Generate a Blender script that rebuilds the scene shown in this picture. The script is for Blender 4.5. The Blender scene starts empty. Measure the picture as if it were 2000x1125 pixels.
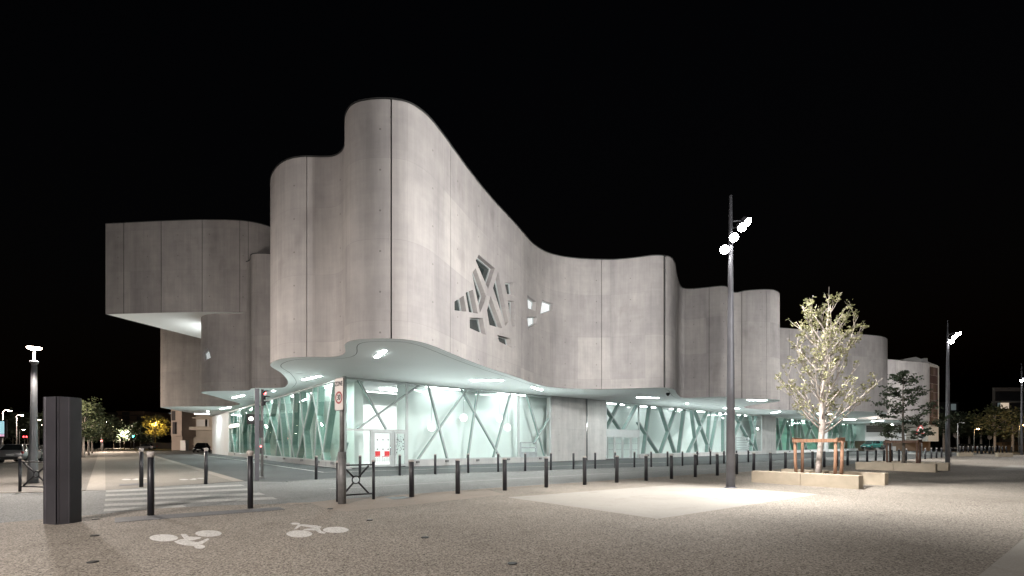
import bpy, bmesh, math, random
from mathutils import Vector, Matrix
random.seed(7)
sc = bpy.context.scene
COL = sc.collection
R = math.radians

# ------------------------------------------------------------------ camera, world, exposure
F, HOR, H = 944.0, 866.0, 1.6
cam_d = bpy.data.cameras.new('camera')
cam = bpy.data.objects.new('camera', cam_d)
COL.objects.link(cam)
cam.location = (0, 0, H)
cam.rotation_euler = (R(90), 0, 0)
cam_d.sensor_width = 36
cam_d.lens = F / 2000 * 36
cam_d.shift_y = (HOR - 562.5) / 2000
cam_d.clip_end = 3000
sc.camera = cam

w = bpy.data.worlds.new('World')
sc.world = w
w.use_nodes = True
nt = w.node_tree
bg = nt.nodes['Background']
sky = nt.nodes.new('ShaderNodeTexSky')
sky.sky_type = 'NISHITA'
sky.sun_disc = False
sky.sun_elevation = R(-3)
sky.sun_rotation = R(200)
nt.links.new(sky.outputs[0], bg.inputs[0])
bg.inputs[1].default_value = 0.02
sc.view_settings.view_transform = 'Standard'
sc.view_settings.look = 'None'
sc.view_settings.exposure = 0
sc.view_settings.gamma = 1
sc.cycles.use_light_tree = True
sc.cycles.sample_clamp_indirect = 4
sc.cycles.max_bounces = 8
sc.cycles.diffuse_bounces = 4
sc.cycles.transparent_max_bounces = 16
sc.cycles.use_denoising = True

# light levels (watts) of the lamps built further down
FLOOD = 1.0

# ------------------------------------------------------------------ helpers: projection
def G(px, py, z=0.0):
    """point at height z seen at photo pixel px,py"""
    Y = (H - z) * F / (py - HOR)
    return Vector(((px - 1000) / F * Y, Y, z))
def D(px, py, Y):
    return Vector(((px - 1000) / F * Y, Y, H + (HOR - py) / F * Y))

# ------------------------------------------------------------------ helpers: mesh
class MB:
    def __init__(s):
        s.v, s.f, s.uv, s.sm = [], [], {}, []
    def add(s, vs, fs, smooth=False):
        o = len(s.v)
        s.v += [Vector(p) for p in vs]
        for f in fs:
            s.f.append([i + o for i in f]); s.sm.append(smooth)
        return s
    def quad(s, a, b, c, d):
        return s.add([a, b, c, d], [(0, 1, 2, 3)])
    def box(s, c, size, rz=0.0, M=None):
        x, y, z = size[0]/2, size[1]/2, size[2]/2
        vs = [Vector(p) for p in ((-x,-y,-z),(x,-y,-z),(x,y,-z),(-x,y,-z),(-x,-y,z),(x,-y,z),(x,y,z),(-x,y,z))]
        m = M if M is not None else Matrix.Rotation(rz, 3, 'Z')
        vs = [m @ p + Vector(c) for p in vs]
        return s.add(vs, [(0,3,2,1),(4,5,6,7),(0,1,5,4),(1,2,6,5),(2,3,7,6),(3,0,4,7)])
    def beam(s, p0, p1, wd, dp, n):
        """box from p0 to p1, width wd in the plane, depth dp along n (from p to p+n*dp)"""
        p0, p1, n = Vector(p0), Vector(p1), Vector(n).normalized()
        d = (p1 - p0).normalized()
        t = d.cross(n).normalized() * wd / 2
        q = n * dp
        vs = [p0-t, p0+t, p0+t+q, p0-t+q, p1-t, p1+t, p1+t+q, p1-t+q]
        return s.add(vs, [(0,3,2,1),(4,5,6,7),(0,1,5,4),(1,2,6,5),(2,3,7,6),(3,0,4,7)])
    def tube(s, pts, rad, n=8, smooth=True):
        pts = [Vector(p) for p in pts]
        if not isinstance(rad, (list, tuple)): rad = [rad] * len(pts)
        vs = []
        ref = None
        for i, p in enumerate(pts):
            a = pts[max(i-1, 0)]; b = pts[min(i+1, len(pts)-1)]
            d = (b - a).normalized()
            if ref is None:
                ref = d.orthogonal().normalized()
            u = (ref - d * ref.dot(d))
            u = u.normalized() if u.length > 1e-4 else d.orthogonal().normalized()
            ref = u
            v_ = d.cross(u)
            for k in range(n):
                t = 2 * math.pi * k / n
                vs.append(p + (u * math.cos(t) + v_ * math.sin(t)) * rad[i])
        fs = []
        for i in range(len(pts) - 1):
            for k in range(n):
                fs.append((i*n+k, i*n+(k+1) % n, (i+1)*n+(k+1) % n, (i+1)*n+k))
        s.add(vs, fs, smooth)
        o = len(s.v) - len(vs)
        s.f.append([o + k for k in reversed(range(n))]); s.sm.append(False)
        s.f.append([o + (len(pts)-1)*n + k for k in range(n)]); s.sm.append(False)
        return s
    def lathe(s, prof, c, n=20, M=None, smooth=True):
        """prof: (radius, height) pairs"""
        vs = []
        for r, h in prof:
            for k in range(n):
                t = 2*math.pi*k/n
                p = Vector((r*math.cos(t), r*math.sin(t), h))
                vs.append((M @ p if M is not None else p) + Vector(c))
        fs = []
        for i in range(len(prof)-1):
            for k in range(n):
                fs.append((i*n+k, i*n+(k+1) % n, (i+1)*n+(k+1) % n, (i+1)*n+k))
        s.add(vs, fs, smooth)
        o = len(s.v) - len(vs)
        if prof[0][0] > 1e-5: s.f.append([o+k for k in reversed(range(n))]); s.sm.append(False)
        if prof[-1][0] > 1e-5: s.f.append([o+(len(prof)-1)*n+k for k in range(n)]); s.sm.append(False)
        return s
    def prism(s, poly, z0, z1):
        n = len(poly)
        vs = [Vector((p[0], p[1], z0)) for p in poly] + [Vector((p[0], p[1], z1)) for p in poly]
        fs = [tuple(reversed(range(n))), tuple(range(n, 2*n))]
        fs += [(i, (i+1) % n, n+(i+1) % n, n+i) for i in range(n)]
        return s.add(vs, fs)
    def sheet(s, poly, z):
        vs = [Vector((p[0], p[1], z)) for p in poly]
        a = sum(vs[i].x*vs[(i+1) % len(vs)].y - vs[(i+1) % len(vs)].x*vs[i].y for i in range(len(vs)))
        if a < 0: vs.reverse()
        return s.add(vs, [tuple(range(len(vs)))])
    def mesh(s, name, mat, org=(0, 0, 0), bevel=0.0):
        me = bpy.data.meshes.new(name)
        o = Vector(org)
        me.from_pydata([tuple(v - o) for v in s.v], [], s.f)
        me.polygons.foreach_set('use_smooth', s.sm)
        if mat is not None:
            me.materials.append(mat)
        if bevel:
            bm = bmesh.new(); bm.from_mesh(me)
            bmesh.ops.remove_doubles(bm, verts=bm.verts, dist=1e-5)
            ed = [e for e in bm.edges if len(e.link_faces) == 2 and e.calc_face_angle(0) > 0.6]
            bmesh.ops.bevel(bm, geom=ed, offset=bevel, segments=2, affect='EDGES', profile=0.7)
            bm.to_mesh(me); bm.free()
        me.update()
        return me
    def build(s, name, mat, parent=None, org=None, bevel=0.0):
        if org is None:
            q = parent
            while q is not None and q.parent is not None: q = q.parent
            org = q.location if q is not None else (0, 0, 0)
        ob = bpy.data.objects.new(name, s.mesh(name, mat, org, bevel))
        COL.objects.link(ob)
        if parent is not None:
            ob.parent = parent
        return ob

def tag(o, label=None, cat=None, group=None, kind=None):
    if label: o['label'] = label
    if cat: o['category'] = cat
    if group: o['group'] = group
    if kind: o['kind'] = kind
    return o
def thing(name, loc, label, cat, group=None, rz=0):
    o = bpy.data.objects.new(name, None)
    COL.objects.link(o)
    o.location = loc; o.rotation_euler = (0, 0, rz)
    o.empty_display_size = 0.2
    return tag(o, label, cat, group)
def solo(mb, name, mat, org, label, cat, group=None, bevel=0.0):
    ob = bpy.data.objects.new(name, mb.mesh(name, mat, org, bevel))
    COL.objects.link(ob); ob.location = org
    return tag(ob, label, cat, group)
def copy_tree(o, parent=None):
    c = o.copy(); COL.objects.link(c)
    if parent is not None: c.parent = parent
    for ch in o.children: copy_tree(ch, c)
    return c
def struct(name, mb, mat):
    return tag(mb.build(name, mat), kind='structure')

# ------------------------------------------------------------------ helpers: materials
def newmat(name):
    m = bpy.data.materials.new(name); m.use_nodes = True
    return m, m.node_tree.nodes, m.node_tree.links, m.node_tree.nodes['Principled BSDF']
def N(ns, t, **kw):
    n = ns.new('ShaderNode' + t)
    for k, v in kw.items(): setattr(n, k, v)
    return n
def ramp(ns, stops):
    r = ns.new('ShaderNodeValToRGB')
    e = r.color_ramp.elements
    e[0].position, e[0].color = stops[0][0], (*stops[0][1], 1)
    e[1].position, e[1].color = stops[1][0], (*stops[1][1], 1)
    for p, c in stops[2:]:
        x = e.new(p); x.color = (*c, 1)
    return r
def plain(name, col, rough=0.5, metal=0.0, vary=0.12, scale=3.0, bump=0.0, coat=0.0):
    m, ns, ls, b = newmat(name)
    tc = N(ns, 'TexCoord'); nz = N(ns, 'TexNoise')
    nz.inputs['Scale'].default_value = scale; nz.inputs['Detail'].default_value = 6
    ls.new(tc.outputs['Object'], nz.inputs['Vector'])
    lo = tuple(c*(1-vary) for c in col); hi = tuple(min(1, c*(1+vary)) for c in col)
    r = ramp(ns, [(0.3, lo), (0.7, hi)])
    ls.new(nz.outputs['Fac'], r.inputs[0]); ls.new(r.outputs[0], b.inputs['Base Color'])
    b.inputs['Roughness'].default_value = rough; b.inputs['Metallic'].default_value = metal
    if coat: b.inputs['Coat Weight'].default_value = coat
    if bump:
        bp = N(ns, 'Bump'); bp.inputs['Strength'].default_value = bump; bp.inputs['Distance'].default_value = 0.02
        n2 = N(ns, 'TexNoise'); n2.inputs['Scale'].default_value = scale*8; n2.inputs['Detail'].default_value = 5
        ls.new(tc.outputs['Object'], n2.inputs['Vector'])
        ls.new(n2.outputs['Fac'], bp.inputs['Height']); ls.new(bp.outputs[0], b.inputs['Normal'])
    return m
def emit(name, col, strength, base=(0.8, 0.8, 0.8)):
    m, ns, ls, b = newmat(name)
    b.inputs['Base Color'].default_value = (*base, 1)
    b.inputs['Emission Color'].default_value = (*col, 1)
    b.inputs['Emission Strength'].default_value = strength
    return m
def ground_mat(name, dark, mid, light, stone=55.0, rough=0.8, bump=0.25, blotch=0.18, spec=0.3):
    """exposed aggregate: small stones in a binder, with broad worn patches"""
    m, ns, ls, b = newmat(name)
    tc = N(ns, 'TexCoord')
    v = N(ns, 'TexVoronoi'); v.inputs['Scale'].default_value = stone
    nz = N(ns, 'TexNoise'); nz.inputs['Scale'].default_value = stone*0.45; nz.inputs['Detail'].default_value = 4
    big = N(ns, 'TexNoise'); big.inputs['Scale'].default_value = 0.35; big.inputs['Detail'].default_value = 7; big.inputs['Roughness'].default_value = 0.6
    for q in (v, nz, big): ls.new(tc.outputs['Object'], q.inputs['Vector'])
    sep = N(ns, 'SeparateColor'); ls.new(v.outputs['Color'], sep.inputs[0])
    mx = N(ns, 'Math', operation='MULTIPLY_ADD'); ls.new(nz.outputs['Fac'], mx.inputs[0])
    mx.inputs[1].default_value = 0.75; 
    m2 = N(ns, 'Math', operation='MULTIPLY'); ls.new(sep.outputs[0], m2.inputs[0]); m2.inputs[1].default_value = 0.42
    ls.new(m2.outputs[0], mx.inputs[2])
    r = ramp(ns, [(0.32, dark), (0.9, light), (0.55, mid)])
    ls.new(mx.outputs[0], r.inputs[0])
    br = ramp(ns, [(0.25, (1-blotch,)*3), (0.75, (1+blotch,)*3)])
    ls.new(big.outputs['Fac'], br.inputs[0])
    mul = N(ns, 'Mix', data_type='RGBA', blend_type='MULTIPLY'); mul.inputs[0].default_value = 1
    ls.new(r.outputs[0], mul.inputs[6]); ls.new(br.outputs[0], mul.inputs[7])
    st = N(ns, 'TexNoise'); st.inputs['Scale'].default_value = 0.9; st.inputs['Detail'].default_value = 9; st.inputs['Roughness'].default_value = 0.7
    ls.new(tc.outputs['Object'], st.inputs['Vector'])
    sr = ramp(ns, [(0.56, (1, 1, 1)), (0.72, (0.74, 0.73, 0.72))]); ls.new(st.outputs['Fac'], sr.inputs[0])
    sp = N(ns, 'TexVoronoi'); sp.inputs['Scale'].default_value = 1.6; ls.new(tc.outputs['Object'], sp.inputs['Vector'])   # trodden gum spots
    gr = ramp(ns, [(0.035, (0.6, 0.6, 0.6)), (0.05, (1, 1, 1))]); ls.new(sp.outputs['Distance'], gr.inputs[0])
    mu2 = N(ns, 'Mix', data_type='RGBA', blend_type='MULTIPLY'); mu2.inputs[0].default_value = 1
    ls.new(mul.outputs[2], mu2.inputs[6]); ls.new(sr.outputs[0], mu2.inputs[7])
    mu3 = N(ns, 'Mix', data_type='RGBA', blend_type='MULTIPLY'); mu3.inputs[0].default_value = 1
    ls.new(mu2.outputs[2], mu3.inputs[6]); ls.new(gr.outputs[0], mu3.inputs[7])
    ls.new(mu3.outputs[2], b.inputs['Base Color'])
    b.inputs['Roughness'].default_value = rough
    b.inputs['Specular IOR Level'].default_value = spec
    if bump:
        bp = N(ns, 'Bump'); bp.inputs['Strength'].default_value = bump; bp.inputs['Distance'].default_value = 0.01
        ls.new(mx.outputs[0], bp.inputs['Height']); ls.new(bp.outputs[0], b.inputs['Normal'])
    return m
def concrete_mat(name, col, pw=2.6, ph=3.3, uvmode='UV'):
    m, ns, ls, b = newmat(name)
    tc = N(ns, 'TexCoord')
    uv = tc.outputs[uvmode]
    def mapped(sx, sy, sz=1):
        mp = N(ns, 'Mapping'); mp.inputs['Scale'].default_value = (sx, sy, sz)
        ls.new(uv, mp.inputs['Vector']); return mp.outputs[0]
    # formwork panels
    bk = N(ns, 'TexBrick'); bk.offset = 0.0; bk.squash = 1.0
    bk.inputs['Scale'].default_value = 1; bk.inputs['Brick Width'].default_value = pw; bk.inputs['Row Height'].default_value = ph
    bk.inputs['Mortar Size'].default_value = 0.012; bk.inputs['Mortar Smooth'].default_value = 0.9; bk.inputs['Bias'].default_value = 0
    bk.inputs['Color1'].default_value = (0.90, 0.895, 0.90, 1); bk.inputs['Color2'].default_value = (1.06, 1.055, 1.04, 1)
    bk.inputs['Mortar'].default_value = (0.78, 0.78, 0.79, 1)
    ls.new(uv, bk.inputs['Vector'])
    cur = None
    def mult(a_out, b_out):
        mu = N(ns, 'Mix', data_type='RGBA', blend_type='MULTIPLY'); mu.inputs[0].default_value = 1
        ls.new(a_out, mu.inputs[6]); ls.new(b_out, mu.inputs[7]); return mu.outputs[2]
    base = N(ns, 'RGB'); base.outputs[0].default_value = (*col, 1)
    cur = mult(base.outputs[0], bk.outputs['Color'])
    for (sx, sy, sc_, lo, hi, det) in ((0.9, 0.10, 1.0, 0.83, 1.10, 8), (0.22, 0.22, 1.0, 0.82, 1.10, 8), (7.0, 0.25, 1.0, 0.93, 1.06, 4), (0.4, 5.0, 1.0, 0.965, 1.03, 3), (1.3, 0.9, 1.0, 0.90, 1.07, 10)):
        nz = N(ns, 'TexNoise'); nz.inputs['Scale'].default_value = sc_; nz.inputs['Detail'].default_value = det; nz.inputs['Roughness'].default_value = 0.62
        ls.new(mapped(sx, sy), nz.inputs['Vector'])
        rr = ramp(ns, [(0.28, (lo, lo, lo*1.005)), (0.7, (hi, hi*0.995, hi*0.99))])
        ls.new(nz.outputs['Fac'], rr.inputs[0]); cur = mult(cur, rr.outputs[0])
    # sparse dark pour marks
    nz = N(ns, 'TexNoise'); nz.inputs['Scale'].default_value = 1; nz.inputs['Detail'].default_value = 9
    ls.new(mapped(0.55, 0.3), nz.inputs['Vector'])
    rr = ramp(ns, [(0.60, (1, 1, 1)), (0.74, (0.80, 0.79, 0.79))]); ls.new(nz.outputs['Fac'], rr.inputs[0]); cur = mult(cur, rr.outputs[0])
    # tie holes on a regular grid
    sp = N(ns, 'SeparateXYZ'); ls.new(uv, sp.inputs[0])
    def cell(out, size, off):
        a = N(ns, 'Math', operation='ADD'); ls.new(out, a.inputs[0]); a.inputs[1].default_value = off
        q = N(ns, 'Math', operation='PINGPONG'); ls.new(a.outputs[0], q.inputs[0]); q.inputs[1].default_value = size/2
        z = N(ns, 'Math', operation='POWER'); ls.new(q.outputs[0], z.inputs[0]); z.inputs[1].default_value = 2
        return z.outputs[0]
    s2 = N(ns, 'Math', operation='ADD'); ls.new(cell(sp.outputs[0], pw, pw*0.42), s2.inputs[0]); ls.new(cell(sp.outputs[1], ph/2, 0.5), s2.inputs[1])
    sq = N(ns, 'Math', operation='SQRT'); ls.new(s2.outputs[0], sq.inputs[0])
    hr = ramp(ns, [(0.03, (0.55, 0.55, 0.55)), (0.05, (1, 1, 1))]); ls.new(sq.outputs[0], hr.inputs[0]); cur = mult(cur, hr.outputs[0])
    ls.new(cur, b.inputs['Base Color'])
    b.inputs['Roughness'].default_value = 0.78; b.inputs['Specular IOR Level'].default_value = 0.25
    bp = N(ns, 'Bump'); bp.inputs['Strength'].default_value = 0.12; bp.inputs['Distance'].default_value = 0.03
    n3 = N(ns, 'TexNoise'); n3.inputs['Scale'].default_value = 1; n3.inputs['Detail'].default_value = 6
    ls.new(mapped(2.0, 0.8), n3.inputs['Vector']); ls.new(n3.outputs['Fac'], bp.inputs['Height']); ls.new(bp.outputs[0], b.inputs['Normal'])
    return m
def glass_mat(name, tint, refl=1.45, rough=0.0):
    m, ns, ls, b = newmat(name)
    out = ns['Material Output']
    tr = N(ns, 'BsdfTransparent'); tr.inputs[0].default_value = (*tint, 1)
    gl = N(ns, 'BsdfGlossy'); gl.inputs['Roughness'].default_value = rough; gl.inputs[0].default_value = (0.95, 1, 0.98, 1)
    fr = N(ns, 'Fresnel'); ge = N(ns, 'NewGeometry')
    ior = N(ns, 'Math', operation='MULTIPLY_ADD'); ls.new(ge.outputs['Backfacing'], ior.inputs[0])   # same mirror share from both sides of the pane
    ior.inputs[1].default_value = 1/refl - refl; ior.inputs[2].default_value = refl; ls.new(ior.outputs[0], fr.inputs[0])
    mx = N(ns, 'MixShader')
    ls.new(fr.outputs[0], mx.inputs[0]); ls.new(tr.outputs[0], mx.inputs[1]); ls.new(gl.outputs[0], mx.inputs[2])
    ls.new(mx.outputs[0], out.inputs['Surface'])
    return m
def wood_mat(name, lo, hi):
    m, ns, ls, b = newmat(name)
    tc = N(ns, 'TexCoord'); mp = N(ns, 'Mapping'); mp.inputs['Scale'].default_value = (14, 14, 1.2)
    nz = N(ns, 'TexNoise'); nz.inputs['Scale'].default_value = 1.5; nz.inputs['Detail'].default_value = 8
    ls.new(tc.outputs['Object'], mp.inputs[0]); ls.new(mp.outputs[0], nz.inputs['Vector'])
    r = ramp(ns, [(0.3, lo), (0.7, hi)]); ls.new(nz.outputs['Fac'], r.inputs[0]); ls.new(r.outputs[0], b.inputs['Base Color'])
    b.inputs['Roughness'].default_value = 0.75
    return m
def leaf_mat(name, lo, hi):
    m, ns, ls, b = newmat(name)
    tc = N(ns, 'TexCoord'); nz = N(ns, 'TexNoise'); nz.inputs['Scale'].default_value = 6.0; nz.inputs['Detail'].default_value = 3
    ls.new(tc.outputs['Object'], nz.inputs['Vector'])
    r = ramp(ns, [(0.35, lo), (0.65, hi)]); ls.new(nz.outputs['Fac'], r.inputs[0]); ls.new(r.outputs[0], b.inputs['Base Color'])
    b.inputs['Roughness'].default_value = 0.6
    tl = N(ns, 'BsdfTranslucent'); ls.new(r.outputs[0], tl.inputs[0])
    mx = N(ns, 'MixShader'); mx.inputs[0].default_value = 0.25
    ls.new(b.outputs[0], mx.inputs[1]); ls.new(tl.outputs[0], mx.inputs[2]); ls.new(mx.outputs[0], ns['Material Output'].inputs['Surface'])
    return m

M = {}
M['concrete'] = concrete_mat('board marked concrete', (0.42, 0.403, 0.397))
M['concrete_base'] = concrete_mat('smooth pale concrete', (0.52, 0.52, 0.515), 3.0, 2.9)
M['white_wall'] = plain('white render', (0.74, 0.75, 0.76), 0.7, vary=0.04, scale=0.6)
M['soffit'] = plain('soffit paint', (0.84, 0.86, 0.855), 0.65, vary=0.03, scale=0.3)
M['seam'] = plain('dark joint', (0.02, 0.02, 0.02), 0.9)
M['coping'] = plain('coping metal', (0.05, 0.05, 0.05), 0.5, 0.3)
M['frame'] = plain('pale aluminium frame', (0.50, 0.53, 0.53), 0.4, 0.2, vary=0.05)
M['fin'] = plain('mint grey fin', (0.21, 0.30, 0.28), 0.5, vary=0.06)
M['fin_edge'] = plain('pale fin edge', (0.34, 0.38, 0.375), 0.45, vary=0.03)
M['dark_glass'] = plain('dark window glass', (0.03, 0.04, 0.04), 0.06, vary=0.2)
M['glass'] = glass_mat('clear green glass', (0.93, 0.975, 0.965))
M['green_glass'] = glass_mat('green tinted glass', (0.80, 0.92, 0.87))
M['interior'] = plain('mint interior wall', (0.76, 0.815, 0.80), 0.7, vary=0.03, scale=0.4)
M['interior_white'] = plain('white interior wall', (0.84, 0.86, 0.85), 0.7, vary=0.03, scale=0.4)
M['interior_green'] = plain('green interior wall', (0.33, 0.55, 0.47), 0.6, vary=0.08, scale=0.5)
M['interior_floor'] = plain('light interior floor', (0.74, 0.75, 0.74), 0.35, vary=0.06)
M['strip'] = emit('soffit lamp diffuser', (0.90, 1.0, 0.98), 330)
M['spot'] = emit('downlight lens', (0.93, 1.0, 0.98), 400)
M['indoor_strip'] = emit('indoor lamp diffuser', (0.95, 1.0, 0.985), 30)
M['indoor_bright'] = emit('bright indoor lamp diffuser', (0.98, 1.0, 0.99), 70)
M['indoor_dim'] = emit('dim indoor lamp diffuser', (0.85, 1.0, 0.95), 16)
M['lamp_grey'] = plain('grey lamp post paint', (0.10, 0.105, 0.11), 0.4, 0.3, vary=0.15, scale=3)
M['globe'] = emit('opal globe lamp', (1.0, 1.0, 0.98), 2.6)
M['flood'] = emit('flood lamp lens', (1.0, 0.97, 0.94), 250)
M['street'] = emit('street lamp lens', (1.0, 0.82, 0.66), 60)
M['street_orange'] = emit('sodium lamp lens', (1.0, 0.55, 0.2), 60)
M['pole'] = plain('anthracite pole paint', (0.13, 0.13, 0.145), 0.42, 0.25, vary=0.15, scale=2)
M['bollard'] = plain('dark bollard paint', (0.018, 0.018, 0.022), 0.42, 0.1, vary=0.35, scale=6, coat=0.1)
M['cap'] = plain('pale bollard cap', (0.40, 0.365, 0.335), 0.6, vary=0.15, scale=10)
M['pillar'] = plain('dark pillar metal', (0.06, 0.057, 0.064), 0.42, 0.4, vary=0.2, scale=1.5)
M['galv'] = plain('galvanised steel', (0.17, 0.168, 0.165), 0.5, 0.3, vary=0.2, scale=8)
M['sign_white'] = plain('sign face', (0.62, 0.56, 0.53), 0.45, vary=0.06)
M['sign_red'] = plain('sign red', (0.30, 0.05, 0.05), 0.5)
M['sign_black'] = plain('sign black', (0.02, 0.02, 0.02), 0.5)
M['sign_blue'] = plain('sign grey', (0.16, 0.18, 0.2), 0.5)
M['stone'] = plain('sawn beige stone', (0.47, 0.395, 0.30), 0.75, vary=0.14, scale=2.2, bump=0.15)
M['wood'] = wood_mat('weathered stake wood', (0.20, 0.10, 0.06), (0.36, 0.20, 0.12))
M['wood_dark'] = wood_mat('dark stake wood', (0.09, 0.05, 0.035), (0.17, 0.10, 0.07))
M['bark'] = plain('pale bark', (0.46, 0.40, 0.36), 0.85, vary=0.35, scale=9, bump=0.5)
M['bark_dark'] = plain('dark bark', (0.13, 0.11, 0.09), 0.9, vary=0.35, scale=9, bump=0.5)
M['leaf_light'] = leaf_mat('pale green leaves', (0.18, 0.18, 0.08), (0.42, 0.405, 0.22))
M['leaf_dark'] = leaf_mat('dark green leaves', (0.030, 0.045, 0.028), (0.085, 0.11, 0.065))
M['leaf_mid'] = leaf_mat('street tree leaves', (0.045, 0.06, 0.03), (0.11, 0.13, 0.06))
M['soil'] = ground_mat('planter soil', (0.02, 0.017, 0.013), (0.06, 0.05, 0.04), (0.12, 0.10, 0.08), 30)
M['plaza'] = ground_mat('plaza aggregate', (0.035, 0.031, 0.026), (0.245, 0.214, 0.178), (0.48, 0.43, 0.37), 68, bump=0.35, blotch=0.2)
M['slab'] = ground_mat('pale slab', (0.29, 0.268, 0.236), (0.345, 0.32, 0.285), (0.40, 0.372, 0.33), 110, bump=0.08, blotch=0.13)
M['patch'] = ground_mat('tan concrete', (0.24, 0.20, 0.165), (0.31, 0.265, 0.22), (0.37, 0.32, 0.27), 90, bump=0.08, blotch=0.12)
M['road'] = ground_mat('grey asphalt', (0.075, 0.08, 0.079), (0.205, 0.212, 0.206), (0.40, 0.40, 0.385), 60, bump=0.3, blotch=0.12)
M['asphalt'] = ground_mat('dark asphalt', (0.045, 0.05, 0.05), (0.075, 0.08, 0.08), (0.12, 0.125, 0.125), 60, bump=0.15, blotch=0.2)
M['path'] = ground_mat('path surface', (0.13, 0.12, 0.105), (0.21, 0.195, 0.17), (0.30, 0.28, 0.25), 60, bump=0.15, blotch=0.12)
M['pavement'] = ground_mat('grey pavement', (0.10, 0.092, 0.083), (0.16, 0.148, 0.132), (0.22, 0.205, 0.185), 60, bump=0.12, blotch=0.2)
M['band'] = ground_mat('pale kerb stone', (0.24, 0.22, 0.19), (0.31, 0.28, 0.245), (0.38, 0.35, 0.305), 70, bump=0.1, blotch=0.1)
M['paint'] = ground_mat('road paint', (0.34, 0.32, 0.295), (0.66, 0.64, 0.61), (0.74, 0.72, 0.69), 60, bump=0.25, blotch=0.14)
M['paint_worn'] = ground_mat('worn road paint', (0.24, 0.24, 0.23), (0.46, 0.46, 0.44), (0.56, 0.56, 0.535), 46, bump=0.2, blotch=0.15)
M['tactile'] = plain('grey tactile paving', (0.13, 0.13, 0.135), 0.6, vary=0.15, scale=8)
M['iron'] = plain('cast iron', (0.05, 0.05, 0.05), 0.5, 0.5, vary=0.2, scale=12)
M['house'] = plain('beige render', (0.42, 0.35, 0.31), 0.8, vary=0.08, scale=0.5)
M['house_pale'] = plain('pale render', (0.50, 0.46, 0.41), 0.8, vary=0.08, scale=0.5)
M['house_brown'] = plain('brown render', (0.20, 0.14, 0.10), 0.85, vary=0.12, scale=0.4)
M['house_dark'] = plain('dark facade', (0.06, 0.055, 0.06), 0.8, vary=0.15, scale=0.4)
M['house_orange'] = plain('ochre render', (0.30, 0.19, 0.10), 0.85, vary=0.1, scale=0.5)
M['lit_window'] = emit('lit window', (1.0, 0.80, 0.60), 0.55)
M['lit_white'] = emit('white lit window', (0.85, 0.97, 1.0), 0.38)
M['grey_window'] = emit('dim lit window', (0.7, 0.85, 0.85), 0.12, (0.1, 0.1, 0.1))
M['red_light'] = emit('red signal', (1.0, 0.05, 0.06), 9)
M['green_light'] = emit('green signal', (0.05, 1.0, 0.75), 14)
M['white_signal'] = emit('white signal', (1.0, 0.97, 0.9), 30)
M['black_plastic'] = plain('black plastic', (0.015, 0.015, 0.016), 0.45)
M['rubber'] = plain('tyre rubber', (0.012, 0.012, 0.012), 0.8)
M['rim'] = plain('alloy rim', (0.35, 0.35, 0.36), 0.35, 0.8)
M['car_glass'] = plain('car window', (0.012, 0.014, 0.015), 0.05)
M['silver_paint'] = plain('silver car paint', (0.28, 0.28, 0.29), 0.3, 0.6, vary=0.03, coat=0.8)
M['black_paint'] = plain('black car paint', (0.010, 0.010, 0.012), 0.25, 0.1, vary=0.05, coat=0.9)
M['teal_paint'] = plain('teal car paint', (0.02, 0.13, 0.12), 0.3, 0.3, vary=0.05, coat=0.9)
M['grey_paint'] = plain('grey car paint', (0.10, 0.10, 0.11), 0.3, 0.5, vary=0.05, coat=0.8)
M['headlamp'] = plain('headlamp glass', (0.5, 0.52, 0.53), 0.1, 0.3)
M['tail_red'] = plain('tail lamp', (0.35, 0.03, 0.03), 0.2)
M['plate'] = plain('number plate', (0.6, 0.6, 0.6), 0.4)
M['red_chair'] = plain('red chair plastic', (0.62, 0.035, 0.04), 0.4)
M['steel'] = plain('bright steel', (0.55, 0.57, 0.58), 0.25, 0.9, vary=0.05)
M['louvre'] = plain('grey louvre', (0.42, 0.46, 0.47), 0.5, 0.2)
M['flank'] = emit('added flank glow', (0.95, 1.0, 0.98), 9.0)  # glow of the added, hidden panels on the left flank
M['screen'] = emit('interior screen', (0.75, 0.95, 1.0), 1.0)
M['poster'] = emit('backlit poster', (0.35, 0.75, 0.85), 0.8)
M['poster_pink'] = emit('backlit poster foot', (0.9, 0.45, 0.7), 0.7)

# ------------------------------------------------------------------ ground, roads, pavements
def pg(pts): return [G(*p) for p in pts]
g = MB().sheet([(-600, -120), (600, -120), (600, 900), (-600, 900)], -0.03)
struct('ground', g, M['asphalt'])

road_near = [(0, 1022), (205, 1004), (300, 994), (420, 988), (560, 984), (605, 983), (660, 977), (747, 971), (810, 966), (885, 960.5), (947, 955.5), (1060, 948), (1144.6, 942.7),
             (1265, 934), (1415, 924.5), (1458, 922), (1654, 907.5), (1796, 896.5), (1872, 890)]
road_far = [(560, 941), (617.5, 937), (702.5, 932.5), (785, 929), (852, 926), (917, 923.5), (1027, 920.7), (1120, 917), (1200, 914), (1304, 910.5), (1387, 907), (1440, 905), (1560, 897), (1670, 890), (1785, 885)]
rn = pg(road_near); rf = pg(road_far)
# plaza: everything on the camera's side of the kerb
far = [Vector((75, 75, 0)), Vector((110, 92, 0)), Vector((160, 60, 0)), Vector((120, -60, 0)), Vector((-60, -60, 0)), Vector((-40, -20, 0)), Vector((-16, 2.5, 0))]
struct('plaza', MB().sheet(rn + far, 0.008), M['plaza'])
# grey aggregate carriageway
left_far = pg([(0, 963), (120, 960), (206, 957), (478, 940)])
struct('road', MB().sheet([Vector((-30, 5, 0))] + rn + list(reversed(rf)) + list(reversed(left_far)) + [Vector((-60, 15.5, 0))], -0.004), M['road'])
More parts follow.
